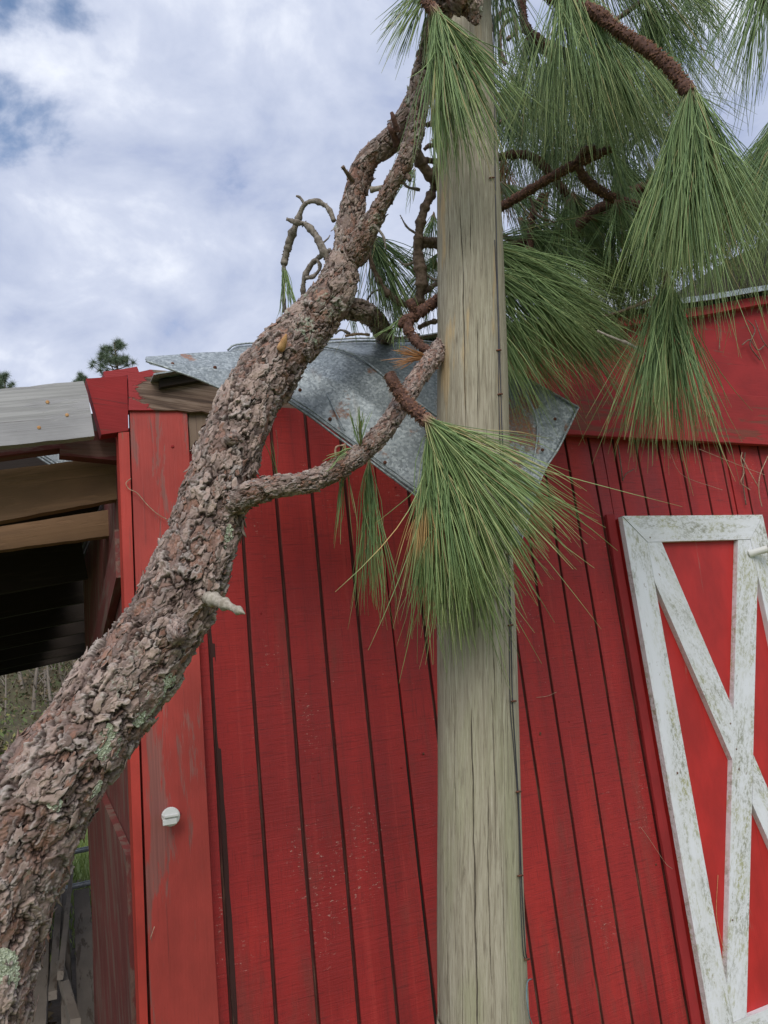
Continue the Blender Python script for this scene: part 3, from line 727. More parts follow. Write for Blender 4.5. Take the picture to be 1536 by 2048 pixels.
# top hem strips
def hem(name, L, w_, parent=sheet, flat=.45):
    mbx = MB(); C = ctl([(a, b, z, w_) for a, b, z in L])
    V, F, A, _, caps = tube_geo(C, 10, .008)
    V = V+(fbm(V*30, 2)[:, None]-.5)*.002
    mbx.add(V, [list(f) for f in F]+caps); return mbx.build(name, M['galv'], parent, True)
hem('hem', [(292, 722, 1.63), (380, 752, 1.648), (470, 786, 1.668), (575, 803, 1.688)], 5)
hem('hem', [(548, 786, 1.695), (612, 827, 1.695), (680, 878, 1.695), (750, 930, 1.695), (822, 984, 1.695), (900, 1044, 1.695)], 5)
hem('hem', [(562, 782, 1.697), (622, 820, 1.694), (690, 870, 1.694), (757, 920, 1.694), (832, 975, 1.694), (905, 1028, 1.694)], 4)
hem('hem', [(556, 786, 1.697), (617, 824, 1.694), (685, 873, 1.694), (753, 925, 1.694), (828, 979, 1.694), (905, 1035, 1.694)], 3)
hem('hem', [(640, 686, 1.915), (740, 682, 1.925), (875, 686, 1.935), (960, 713, 1.925), (1060, 760, 1.915), (1157, 815, 1.895)], 4)
hem('hem', [(1157, 815, 1.895), (1118, 895, 1.865), (1083, 955, 1.835), (1038, 1096, 1.795)], 4)
hem('hem', [(500, 704, 1.858), (600, 690, 1.848), (690, 702, 1.818), (745, 733, 1.798), (800, 780, 1.778), (900, 848, 1.758)], 5)
hem('crease', [(625, 712, 1.825), (655, 790, 1.735), (690, 862, 1.69)], 3)
hem('crease', [(1045, 770, 1.905), (1075, 850, 1.865), (1060, 960, 1.825)], 4)
for a_, b_, z_ in [(600, 780, 1.72), (660, 838, 1.71), (770, 925, 1.695), (1110, 838, 1.87), (1085, 900, 1.855), (430, 735, 1.70), (345, 728, 1.665)]:
    c_ = pD(a_, b_, z_-.004); V, F = disc_geo(c_, CAM-c_, .0042, .003); mesh('screw', V, F, M['rust'], sheet, True, {'bc': np.zeros((len(V), 3))})
# second thin sheet lying behind on the roof
patch('back_sheet', [[(455, 703, 2.05), (480, 690, 2.05), (600, 684, 2.05), (760, 678, 2.05), (900, 690, 2.05)],
                     [(460, 712, 2.0), (520, 712, 2.0), (600, 712, 2.0), (760, 712, 2.0), (900, 730, 2.0)]], 40, 10, dent=.004, k=5)
hem('hem', [(455, 701, 2.04), (480, 688, 2.04), (600, 682, 2.04), (760, 676, 2.04), (900, 688, 2.04)], 4)

# ------------------------------------------------------------------ pole
def polectl():
    dist = 1.5; L = []
    rows = [(972, 2120, 190), (967, 2048, 185), (961, 1800, 174), (957, 1500, 164), (951, 1200, 154), (947, 1000, 147), (944, 700, 137), (940, 500, 130), (937, 400, 126), (933, 250, 118), (930, 100, 111), (928, -60, 104), (926, -300, 96)]
    d0 = ray(967, 2048); hyp = np.hypot(d0[0], d0[1]); base = CAM[:2]+d0[:2]/hyp*dist
    for (a, b, w_) in rows:
        d = ray(a, b); z = dist/np.hypot(d[0], d[1]); L.append((a, b, z, w_))
    return L
PL = polectl(); C = ctl(PL)
foot = np.array(C[0]); 
C = [[foot[0]+.01, foot[1]-.012, -.3, foot[3]*1.12], [foot[0]+.004, foot[1]-.004, .35, foot[3]*1.06]]+C
pole = empty('wooden_pole', (C[0][0], C[0][1], 0), 'tall round weathered wooden pole with wires stapled down its right side', 'pole')
CR, ss = resample(C, .006)
zz = CR[:, 2]
CPQ, CPS = resample(C, .012); PT, PN, PB = frames(CPQ[:, :3]); CP = CPQ
def onpole(px, py, lift=.0):
    """point on the pole's surface under pixel (front side)"""
    d = ray(px, py); d = d/np.linalg.norm(d); best = None
    for z in np.linspace(.9, 2.6, 680):
        p = CAM+d*z; i = np.argmin(((CP[:, :3]-p)**2).sum(1))
        r_ = np.linalg.norm(CP[i, :3]-p)
        if r_ <= CP[i, 3]+lift: return p
        if best is None or r_ < best[0]: best = (r_, p, i)
    r_, p, i = best; n = nrm(p-CP[i, :3]); return CP[i, :3]+n*(CP[i, 3]+lift)
CRK = []
for L_, w__ in [([(918, 405), (925, 500), (927, 600), (929, 700), (932, 870)], .0009), ([(940, 415), (941, 470), (943, 525)], .0007), ([(943, 1390), (944, 1500), (949, 1750), (952, 1900), (953, 2100)], .0011), ([(982, 1370), (988, 1500), (993, 1720)], .0007),
               ([(907, 1350), (909, 1560), (912, 1700)], .0006), ([(996, 545), (1001, 700), (1004, 870)], .0012), ([(900, 60), (903, 140), (905, 260)], .0009), ([(1000, 1280), (1006, 1420), (1012, 1640)], .0005), ([(958, 700), (960, 840)], .0005), ([(893, 1760), (897, 1990)], .0005), ([(975, 1560), (977, 1800), (985, 2000)], .0006)]:
    th_ = []; s_ = []
    for (a, b) in L_:
        p = onpole(a, b); i = np.argmin(((CPQ[:, :3]-p)**2).sum(1)); v_ = p-CPQ[i, :3]; th_.append(math.atan2(v_@PB[i], v_@PN[i])); s_.append(CPS[i])
    o_ = np.argsort(s_); CRK.append((np.array(s_)[o_], np.unwrap(np.array(th_)[o_]), w__))
def poledisp(q, rr):
    th = np.arctan2(q[:, 1], q[:, 0]); z = q[:, 2]; 
    ck = np.zeros(len(q)); h = np.zeros(len(q))
    # long drying checks: (angle, s0, s1)
    rs = np.random.default_rng(3)
    for i in range(22):
        a = rs.uniform(-np.pi, np.pi); c0 = rs.uniform(.3, 3.0); ln = rs.uniform(.1, .4); wd = rs.uniform(.0002, .0005)
        a_z = a+.03*np.sin(z*3+i)+.012*np.sin(z*19+i)+.006*np.sin(z*61+i*2)
        dth = np.abs((th-a_z+np.pi) % (2*np.pi)-np.pi)*rr
        env = sstep(c0-ln, c0-ln*.6, z)*sstep(c0+ln, c0+ln*.6, z)
        m_ = (dth < wd*1.4)*env; ck = np.maximum(ck, m_); 
    for i, (s_, th_, w__) in enumerate(CRK):
        a_z = np.interp(z, s_, th_)+.008*np.sin(z*41+i)+.004*np.sin(z*97+i)
        dth = np.abs((th-a_z+np.pi) % (2*np.pi)-np.pi)*rr; env = sstep(s_[0]-.01, s_[0]+.06, z)*sstep(s_[-1]+.01, s_[-1]-.06, z)
        ck = np.maximum(ck, (dth < w__*.85*(.35+.65*env))*env)
    h = -ck*.004+(fbm(np.stack([q[:, 0]*90, q[:, 1]*90, z*4], 1), 3)-.5)*.0022+(fbm(np.stack([q[:, 0]*15, q[:, 1]*15, z*2], 1), 2, 5)-.5)*.006
    return h, np.stack([z-.3, th*rr, np.minimum(ck, 1)], 1)
V, F, A, fr_, caps = tube_geo(C, 640, .012, poledisp)
mesh('shaft', V, F, M['pole'], pole, True, {'bc': A})
def wire(name, L, r_, mat, parent, nr=6, step=.01, lift=.0025):
    P = [[*onpole(a, b, lift), r_] for a, b in L]
    V, F, A, _, caps = tube_geo(P, nr, step); return mesh(name, V, [list(f) for f in F]+caps, mat, parent, True)
wl = [(990, 30), (993, 180), (994, 330), (997, 480), (1000, 600), (1003, 700), (1006, 800), (1010, 900), (1017, 1010), (1022, 1120), (1026, 1250), (1029, 1400), (1035, 1500), (1041, 1600), (1044, 1680), (1049, 1800), (1055, 1900), (1060, 1920)]
wl = [(a-4, b) for a, b in wl]
wire('wire', wl, .0011, M['wire'], pole); wire('wire', [(a-3+2*math.sin(b/80), b) for a, b in wl[3:]], .0009, M['wire'], pole)
for (a, b) in [(983, 355), (997, 700), (1000, 788), (1018, 1108), (1021, 1250), (1027, 1402), (1037, 1583), (1040, 1751), (1054, 1918)]:
    wire('staple', [(a-4, b+1), (a, b), (a+5, b)], .0017, M['rust'], pole, lift=.0035)
wire('cord', [(1063, 1958), (1055, 1963), (1053, 1990), (1058, 2030), (1068, 2060), (1080, 2090)], .0012, M['bluew'], pole, lift=.006)

# ------------------------------------------------------------------ fallen pine
pine = empty('fallen_pine', (*pD(-60, 2150, 1.12)[:2], 0), 'fallen pine with flaky bark and drooping needle tufts, leaning on the barn roof', 'tree')
TR = [(-95, 2500, 1.10, 250), (-85, 2200, 1.12, 242), (-62, 2010, 1.14, 236), (-25, 1850, 1.16, 232), (25, 1710, 1.18, 226), (98, 1572, 1.21, 212), (180, 1458, 1.25, 194), (262, 1345, 1.29, 180), (337, 1235, 1.33, 168), (385, 1130, 1.37, 156), (420, 1030, 1.41, 146), (455, 910, 1.45, 134), (500, 805, 1.50, 124), (553, 722, 1.55, 122), (614, 655, 1.60, 104), (664, 590, 1.62, 88), (688, 520, 1.64, 66), (701, 450, 1.65, 56), (712, 380, 1.66, 50), (738, 318, 1.66, 46), (790, 272, 1.65, 52), (830, 212, 1.63, 54), (848, 145, 1.61, 48), (862, 80, 1.58, 46), (888, 15, 1.56, 50), (925, -40, 1.55, 50), (980, -120, 1.6, 46)]
def barkdisp(amp, cell, seed=0, ref=.065):
    def f(q, rr):
        p = q/np.array([cell, cell, cell*1.55])+seed*5.3
        q2 = q/cell
        wr = np.stack([fbm(p*1.3, 3, 31), fbm(p*1.3, 3, 41), fbm(p*1.3, 3, 51)], 1)-.5
        wf = np.stack([fbm(q2*5, 2, 32), fbm(q2*5, 2, 42), fbm(q2*5, 2, 52)], 1)-.5
        pw = p+wr*1.6+wf*.30
        d1, d2, idv, off = worley(pw, 3)
        e1 = d2-d1; plate = sstep(.0, .11, e1)
        ia = idv*6.28; shing = off[:, 2]*np.cos(ia)+(off[:, 0]+off[:, 1])*.7*np.sin(ia)
        d3, d4, id2, off2 = worley(pw*2.1+7, 5); e2 = d4-d3; p2 = sstep(0, .09, e2)
        ib = id2*6.28; sh2 = off2[:, 2]*np.cos(ib)+(off2[:, 0]+off2[:, 1])*.7*np.sin(ib)
        fine = fbm(q/cell*9, 3, 71); low = fbm(q/cell*.45, 2, 75)
        h = amp*(.75*idv+.75*shing+.42*id2+.45*sh2-.6*(1-plate)-.15*(1-p2)+(fine-.5)*.35+(low-.5)*1.0-.55)
        crack = np.clip((1-plate)*.9+(1-p2)*.5+sstep(-.1, -.55, shing)*.35, 0, 1)
        rim = sstep(.05, .45, shing)*sstep(.30, .10, e1)*.8+sstep(.1, .5, sh2)*sstep(.3, .12, e2)*.5
        h = h*np.clip(rr/ref, .45, 1.)
        idc = np.clip(.5*idv+.35*id2+.25*low, 0, 1)
        return h, np.stack([idc, crack, np.clip(rim, 0, 1)], 1)
    return f
def flakes(fr_, n, smin, smax, seed, s0=0., df=None, tiltmax=16., amp=.008):
    C, T, N, B, s = fr_; rs = np.random.default_rng(seed)
    i = rs.integers(int(s0*len(C)), len(C)-2, n); th = rs.uniform(0, 2*np.pi, n); k = 11
    c = C[i, :3]; r_ = C[i, 3]
    nn = N[i]*np.cos(th)[:, None]+B[i]*np.sin(th)[:, None]; ta = T[i]; tb = np.cross(nn, ta)
    hh, at = df(np.stack([r_*np.cos(th), r_*np.sin(th), s[i]], 1), r_)
    sc_ = np.clip(r_/.07, .5, 1)
    sz = rs.uniform(smin, smax, n)*sc_; base = c+nn*(r_+hh+.0006)[:, None]
    tl = np.radians(rs.uniform(0, tiltmax, n)); az = rs.normal(0, .9, n)+np.where(rs.random(n) < .5, 0, np.pi)
    steep = rs.random(n) < .07; tl = np.where(steep, tl*2.4, tl); sz = np.where(steep, sz*.75, sz)
    ang = np.linspace(0, 2*np.pi, k, endpoint=False)[None]+rs.uniform(-.2, .2, (n, k))
    R_ = rs.uniform(.5, 1.15, (n, k))*(.75+.25*rs.random((n, k))); el = rs.uniform(1.1, 2.7, n)
    xx = R_*np.cos(ang)*sz[:, None]*el[:, None]; yy = R_*np.sin(ang)*sz[:, None]
    sk = rs.uniform(-.6, .6, n)[:, None]; yy = yy+xx*sk*.4
    lf = xx*np.cos(az)[:, None]+yy*np.sin(az)[:, None]
    zz = lf*np.tan(tl)[:, None]+rs.normal(0, .0005, (n, k))+(np.maximum(lf, 0)**2)/sz[:, None]*rs.uniform(-.1, .3, n)[:, None]-(yy**2)/(2*r_[:, None])
    P = base[:, None]+ta[:, None]*xx[..., None]+tb[:, None]*yy[..., None]+nn[:, None]*zz[..., None]
    ctr = P.mean(1, keepdims=True); P2 = ctr*.45+P*.55+nn[:, None]*rs.normal(0, .0004, (n, k, 1))
    Q = P-nn[:, None]*rs.uniform(.0008, .0018, (n, 1, 1))
    V = np.concatenate([ctr, P2, P, Q], 1).reshape(-1, 3)
    A = np.zeros((n, 1+3*k, 3)); A[:, :, 0] = np.clip(at[:, 0]*.5+rs.uniform(-.05, .6, n), 0, 1)[:, None]
    A[:, k+1:2*k+1, 2] = rs.uniform(0, .8, (n, 1))*np.clip(lf/sz[:, None]+.3, 0, 1); A[:, 2*k+1:, 1] = .7
    b = np.arange(n)[:, None]*(3*k+1); j = np.arange(k)[None]; j2 = (j+1) % k; z0 = np.zeros((1, k), int)
    def tri(*a): return np.stack(np.broadcast_arrays(*a), 2).reshape(-1, 3)
    F = [tri(b+z0, b+1+j, b+1+j2)]
    for l in (1, 1+k): F += [tri(b+l+j, b+l+k+j, b+l+k+j2), tri(b+l+j, b+l+k+j2, b+l+j2)]
    return V, np.vstack(F), A.reshape(-1, 3)
def limb(name, L, nr, step, amp, cell, seed=0, nfl=0, fs=(.004, .010), parent=None, s0=0.):
    L = [(a, b, z, w_-(.0075 if name == 'trunk' else .002)*FPX/z*min(1, w_/120 if name == 'trunk' else 1)) for a, b, z, w_ in L]; df = barkdisp(amp, cell, seed, .065 if name == 'trunk' else .022); V, F, A, fr_, caps = tube_geo(ctl(L), nr, step, df)
    F3 = np.vstack([F[:, [0, 1, 2]], F[:, [0, 2, 3]], np.array(caps)])
    if nfl:
        V2, G2, A2 = flakes(fr_, nfl, fs[0], fs[1], seed+5, s0, df, 16, amp)
        F3 = np.vstack([F3, G2+len(V)]); V = np.vstack([V, V2]); A = np.vstack([A, A2])
    o = mesh(name, V, F3, M['bark'], parent or pine, False, {'bc': A})
    return o, fr_
trunk, TF = limb('trunk', TR, 400, .0016, .0092, .030, 0, 3400, (.003, .0088), s0=.12)
limb('branch', [(700, 520, 1.63, 52), (722, 480, 1.62, 48), (755, 425, 1.61, 34), (786, 365, 1.60, 34), (812, 318, 1.60, 36), (830, 262, 1.61, 40), (842, 180, 1.61, 34)], 120, .0018, .005, .014, 2, 900, (.004, .008))
limb('branch', [(655, 610, 1.64, 60), (690, 615, 1.66, 48), (725, 622, 1.70, 42), (752, 640, 1.80, 38), (768, 668, 1.92, 36), (773, 695, 2.02, 34)], 120, .0018, .006, .016, 3, 500, (.005, .009))
limb('branch', [(440, 1015, 1.40, 50), (478, 1000, 1.37, 52), (510, 985, 1.355, 50), (560, 972, 1.35, 46), (620, 962, 1.36, 44), (680, 935, 1.38, 42), (730, 900, 1.40, 40), (775, 850, 1.42, 40), (808, 800, 1.45, 38), (840, 750, 1.49, 37), (875, 705, 1.55, 36), (900, 670, 1.64, 34), (930, 610, 1.72, 30)], 150, .0016, .0046, .013, 4, 1500, (.004, .009))
# dark broken limb hanging across the pole top
limb('branch', [(890, -30, 1.53, 60), (918, -8, 1.50, 62), (940, 8, 1.50, 52), (948, 30, 1.50, 28), (952, 50, 1.50, 10)], 80, .002, .005, .014, 6, 200, (.003, .006))
def twig(name, L, mat, nr=14, parent=None, bumpy=.0012, scales=0, seed=0, sl=.006):
    V, F, A, fr_, caps = tube_geo(ctl(L), nr, .0035, lambda q, rr: ((fbm(q*170+seed, 3)-.5)*2*bumpy+rr*.55*(fbm(np.stack([q[:, 0]*8, q[:, 1]*8, q[:, 2]*55+seed], 1), 2)-.5)+rr*.35*np.exp(-((q[:, 2]*30+seed*.37) % 1-.5)**2*60), np.zeros((len(q), 3))))
    F3 = [F[:, [0, 1, 2]], F[:, [0, 2, 3]], np.array(caps)]
    if scales:
        C, T, N, B, s = fr_; rs = np.random.default_rng(seed+1); n = int(s[-1]*scales)
        n = int(n*.5); ii = np.linspace(0, len(C)-1.01, n).astype(int); th = np.arange(n)*2.39996+rs.normal(0, .25, n)
        nn = N[ii]*np.cos(th)[:, None]+B[ii]*np.sin(th)[:, None]; ta = T[ii]; tb = np.cross(nn, ta); c = C[ii, :3]+nn*(C[ii, 3]*.9)[:, None]
        w_ = (C[ii, 3]*.30)[:, None]; ln = rs.uniform(.6, 1.25, n)[:, None]*sl
        P = np.stack([c-tb*w_-ta*w_*.5, c+tb*w_-ta*w_*.5, c+ta*w_*1.1, c+nn*ln*.95+ta*ln*.45], 1).reshape(-1, 3)
        b = np.arange(n)[:, None]*4+len(V)
        G2 = np.concatenate([b+np.array([q]) for q in ([0, 1, 3], [1, 2, 3], [2, 0, 3])], 0)
        V = np.vstack([V, P]); A = np.vstack([A, np.tile(np.array([[.25, 0, 0], [.25, 0, 0], [.3, 0, 0], [1., 0, 0]]), (n, 1))*rs.uniform(.5, 1, (n, 1)).repeat(4, 0)]); F3.append(G2)
    return mesh(name, V, np.vstack(F3), mat, parent or pine, False, {'bc': A})
tw = 0
def K(L, sc=2600, sl=.006):      # knobbly twig with bract scales
    global tw; tw += 3; return twig('twig', L, M['knob'], scales=sc, seed=tw, sl=sl)
def W(L, mat='twig', b=.0009):
    global tw; tw += 3; return twig('twig', L, M[mat], nr=10, bumpy=b, seed=tw, scales=900, sl=.0025)
K([(778, 748, 1.40, 17), (792, 775, 1.39, 20), (812, 803, 1.37, 22), (840, 830, 1.34, 22), (866, 852, 1.30, 22)], 4200, .007)
K([(866, 850, 1.30, 20), (862, 870, 1.31, 16), (860, 890, 1.31, 12)], 3800, .006)
K([(905, 580, 1.75, 18), (872, 602, 1.66, 18), (845, 622, 1.62, 18), (820, 640, 1.60, 17), (818, 662, 1.59, 17), (838, 688, 1.56, 16), (862, 706, 1.54, 15)], 3000, .006)
K([(828, 632, 1.60, 13), (808, 640, 1.60, 15), (798, 655, 1.60, 12)], 3000, .005)
K([(822, 640, 1.61, 10), (826, 620, 1.6, 14), (818, 600, 1.6, 13)], 3000, .005)
# left hooked twigs
W([(668, 442, 1.64, 9), (655, 415, 1.65, 10), (628, 402, 1.66, 9), (607, 412, 1.67, 9), (594, 445, 1.68, 12), (580, 480, 1.69, 14), (570, 518, 1.70, 14), (568, 530, 1.7, 11)], 'greyt', .0014)
W([(573, 438, 1.66, 6), (590, 444, 1.66, 10), (612, 450, 1.66, 13), (632, 472, 1.65, 13), (645, 498, 1.64, 14), (658, 525, 1.64, 14)], 'greyt', .0014)
W([(606, 600, 1.70, 9), (608, 560, 1.69, 9), (622, 530, 1.68, 10), (645, 510, 1.66, 10), (662, 500, 1.65, 10)], 'greyt')
W([(612, 556, 1.68, 7), (628, 552, 1.67, 7), (640, 535, 1.66, 7), (634, 520, 1.66, 6), (625, 524, 1.66, 6)], 'greyt')
W([(568, 528, 1.7, 8), (567, 580, 1.7, 7), (569, 625, 1.7, 7)], 'greyt')
# stems between trunk and pole
W([(826, 285, 1.64, 22), (842, 325, 1.66, 20), (862, 352, 1.68, 20), (885, 365, 1.72, 18)], 'twig', .0016)
W([(880, 330, 1.74, 12), (868, 350, 1.70, 14), (866, 380, 1.70, 16), (848, 420, 1.69, 18), (838, 465, 1.69, 18), (836, 510, 1.70, 20), (843, 560, 1.70, 22), (838, 605, 1.72, 18), (830, 640, 1.76, 14)], 'twig', .0016)
W([(836, 478, 1.70, 14), (860, 482, 1.72, 14), (890, 480, 1.76, 13)]); W([(842, 492, 1.71, 12), (862, 490, 1.73, 12), (890, 496, 1.78, 10)])
W([(738, 508, 1.72, 8), (748, 540, 1.73, 10), (768, 578, 1.74, 12), (792, 600, 1.75, 12), (815, 612, 1.76, 10)], 'twig')
W([(742, 470, 1.75, 8), (740, 490, 1.74, 10), (735, 510, 1.72, 10), (722, 530, 1.68, 9)])
W([(855, 250, 1.66, 9), (865, 247, 1.68, 9), (885, 247, 1.72, 9)]); W([(848, 300, 1.72, 8), (858, 292, 1.72, 8), (880, 290, 1.75, 8)])
W([(845, 320, 1.7, 10), (865, 322, 1.72, 10), (890, 325, 1.75, 9)])
W([(800, 340, 1.62, 10), (812, 348, 1.60, 10), (820, 360, 1.58, 9)]); W([(706, 362, 1.64, 9), (693, 345, 1.62, 8), (685, 333, 1.61, 7)])
W([(740, 380, 1.65, 9), (752, 378, 1.65, 9), (765, 374, 1.64, 8)], 'palet')
W([(795, 290, 1.62, 14), (783, 262, 1.60, 10), (776, 255, 1.6, 6)], 'bark' if 0 else 'knob'); W([(795, 265, 1.60, 14), (788, 240, 1.59, 9), (783, 225, 1.59, 7)], 'knob')
W([(842, 590, 1.75, 10), (862, 575, 1.76, 9), (885, 560, 1.8, 8)]); W([(838, 655, 1.78, 10), (860, 645, 1.8, 9), (890, 640, 1.85, 8)])
W([(690, 672, 1.8, 5), (715, 668, 1.8, 6), (740, 670, 1.8, 5)], 'dry')
W([(688, 890, 1.40, 3), (672, 895, 1.40, 3), (672, 915, 1.40, 3), (676, 950, 1.41, 2), (682, 975, 1.41, 2)], 'dry')
for q_ in [[(741, 445, 1.6, 7), (765, 470, 1.6, 5), (772, 500, 1.6, 3)], [(840, 380, 1.7, 6), (812, 372, 1.7, 5), (805, 350, 1.7, 3)], [(838, 470, 1.7, 6), (815, 455, 1.7, 4), (800, 430, 1.7, 3)], [(845, 545, 1.7, 7), (870, 560, 1.7, 5), (890, 555, 1.7, 4)], [(836, 520, 1.7, 6), (812, 530, 1.7, 4), (795, 520, 1.7, 2)], [(768, 578, 1.74, 6), (745, 585, 1.74, 4), (730, 610, 1.74, 3)], [(610, 410, 1.67, 5), (600, 395, 1.67, 4), (592, 392, 1.67, 3)], [(640, 490, 1.65, 5), (655, 478, 1.65, 3), (660, 470, 1.65, 2)], [(765, 668, 1.8, 7), (800, 676, 1.8, 5), (840, 668, 1.8, 4)], [(700, 668, 1.8, 6), (682, 660, 1.8, 4), (670, 668, 1.8, 3)]]:
    W(q_, 'greyt')
# stub broken off, pale
twig('stub', [(415, 1195, 1.30, 28), (438, 1203, 1.27, 22), (462, 1214, 1.25, 19), (480, 1222, 1.24, 15), (490, 1228, 1.235, 4)], M['palet'], nr=20, bumpy=.0016, seed=5)
def stub(L): return twig('stub', L, M['orange'], nr=12, bumpy=.002, seed=9)
stub([(560, 700, 1.49, 14), (568, 682, 1.48, 16), (573, 668, 1.475, 4)])
limb('knot', [(352, 1255, 1.27, 44), (355, 1270, 1.245, 40), (358, 1280, 1.235, 26)], 60, .0015, .005, .012, 9, 30, (.002, .005))
limb('knot', [(470, 880, 1.42, 40), (462, 878, 1.395, 32), (455, 880, 1.385, 16)], 60, .0015, .005, .012, 10, 30, (.002, .005))
# right side branches
K([(1085, -25, 1.8, 24), (1130, 10, 1.76, 22), (1190, 25, 1.68, 22), (1235, 60, 1.62, 19), (1290, 95, 1.58, 21), (1340, 135, 1.54, 22), (1380, 188, 1.50, 22)], 3400, .008)
K([(985, 425, 1.9, 16), (1040, 392, 1.87, 16), (1090, 362, 1.85, 16), (1140, 335, 1.83, 18), (1180, 315, 1.82, 18), (1222, 298, 1.81, 12)], 2600, .006)
K([(1155, 325, 1.82, 12), (1168, 302, 1.81, 12), (1192, 296, 1.81, 10)], 2600, .005)
K([(1155, 330, 1.82, 14), (1172, 360, 1.84, 16), (1205, 385, 1.86, 18), (1240, 402, 1.88, 18), (1300, 420, 1.9, 14)], 2600, .006)
K([(1025, 490, 1.95, 12), (1080, 478, 1.95, 14), (1140, 462, 1.96, 17), (1180, 430, 1.98, 18), (1230, 400, 2.0, 18), (1275, 378, 2.0, 16), (1315, 365, 2.0, 16)], 2000, .005)
K([(1130, 490, 2.1, 15), (1200, 440, 2.1, 18), (1260, 405, 2.1, 18), (1330, 385, 2.1, 18), (1450, 380, 2.1, 16)], 1500, .005)
K([(985, 318, 2.0, 13), (1020, 310, 2.0, 13), (1060, 312, 2.0, 15), (1090, 335, 2.0, 15), (1115, 365, 2.0, 14), (1135, 390, 2.0, 12)], 1600, .005)
K([(1060, 500, 1.9, 10), (1062, 450, 1.92, 10), (1070, 415, 1.95, 10), (1085, 390, 1.98, 9)], 2400, .006)
K([(1040, -30, 1.95, 16), (1045, 20, 1.95, 14), (1055, 60, 1.95, 15), (1100, 95, 1.95, 18), (1140, 110, 1.95, 16)], 2000, .006)
K([(1050, 80, 2.0, 14), (1090, 100, 2.0, 16), (1120, 120, 2.0, 14)], 2000, .006)
W([(985, 60, 2.1, 9), (1000, 30, 2.1, 9), (1025, 20, 2.1, 8), (1032, 60, 2.1, 8), (1014, 80, 2.1, 8)])
K([(1480, -60, 1.7, 14), (1560, 60, 1.65, 16), (1610, 180, 1.6, 18)], 2000, .006)
K([(1328, 545, 1.58, 11), (1333, 560, 1.57, 12), (1335, 575, 1.56, 12)], 3500, .006)
K([(1305, 612, 1.60, 6), (1312, 600, 1.59, 9), (1330, 590, 1.58, 9)], 3000, .005)
twig('twig', [(1195, 662, 1.72, 4), (1225, 675, 1.70, 5), (1262, 690, 1.68, 6), (1300, 712, 1.66, 6), (1335, 725, 1.65, 6), (1362, 728, 1.65, 5)], M['palet'], nr=8, bumpy=.0006, seed=77)
for q_ in [[(1010, 130, 2.1, 8), (1000, 90, 2.1, 7), (1008, 50, 2.1, 7), (1030, 40, 2.1, 6), (1034, 80, 2.1, 5)], [(990, 250, 2.1, 7), (1040, 230, 2.1, 6), (1090, 250, 2.1, 5)], [(1040, 180, 2.15, 8), (1000, 190, 2.15, 9), (985, 200, 2.15, 9)], [(1100, 250, 2.1, 7), (1130, 290, 2.1, 6), (1180, 300, 2.1, 5)], [(1200, 60, 1.9, 9), (1260, 20, 1.9, 8), (1310, -20, 1.9, 7)], [(1300, 370, 2.0, 8), (1370, 340, 2.0, 8), (1440, 330, 2.0, 7)],
            [(1010, 470, 1.95, 6), (1060, 520, 1.93, 6), (1120, 530, 1.92, 5)], [(1140, 465, 1.95, 6), (1150, 520, 1.95, 5), (1190, 560, 1.95, 4)], [(1060, 395, 1.87, 5), (1075, 430, 1.87, 4), (1110, 445, 1.87, 3)], [(1240, 402, 1.88, 7), (1262, 440, 1.88, 5), (1290, 470, 1.88, 4)], [(1105, 95, 1.95, 6), (1125, 70, 1.95, 5), (1120, 45, 1.95, 4)], [(1345, 580, 1.9, 5), (1250, 620, 1.9, 6), (1180, 640, 1.9, 6)]]:
    W(q_, 'twig')
# curved limb carrying the upper-right foliage (behind)
limb('branch', [(960, -60, 1.62, 46), (1040, -60, 1.8, 40), (1110, -40, 1.9, 36), (1180, -20, 2.0, 32), (1260, -30, 2.0, 26)], 60, .003, .004, .016, 12, 200, (.003, .007))
K([(868, -20, 1.50, 16), (852, 2, 1.49, 16), (868, 20, 1.46, 17), (876, 32, 1.45, 15)], 3600, .007)

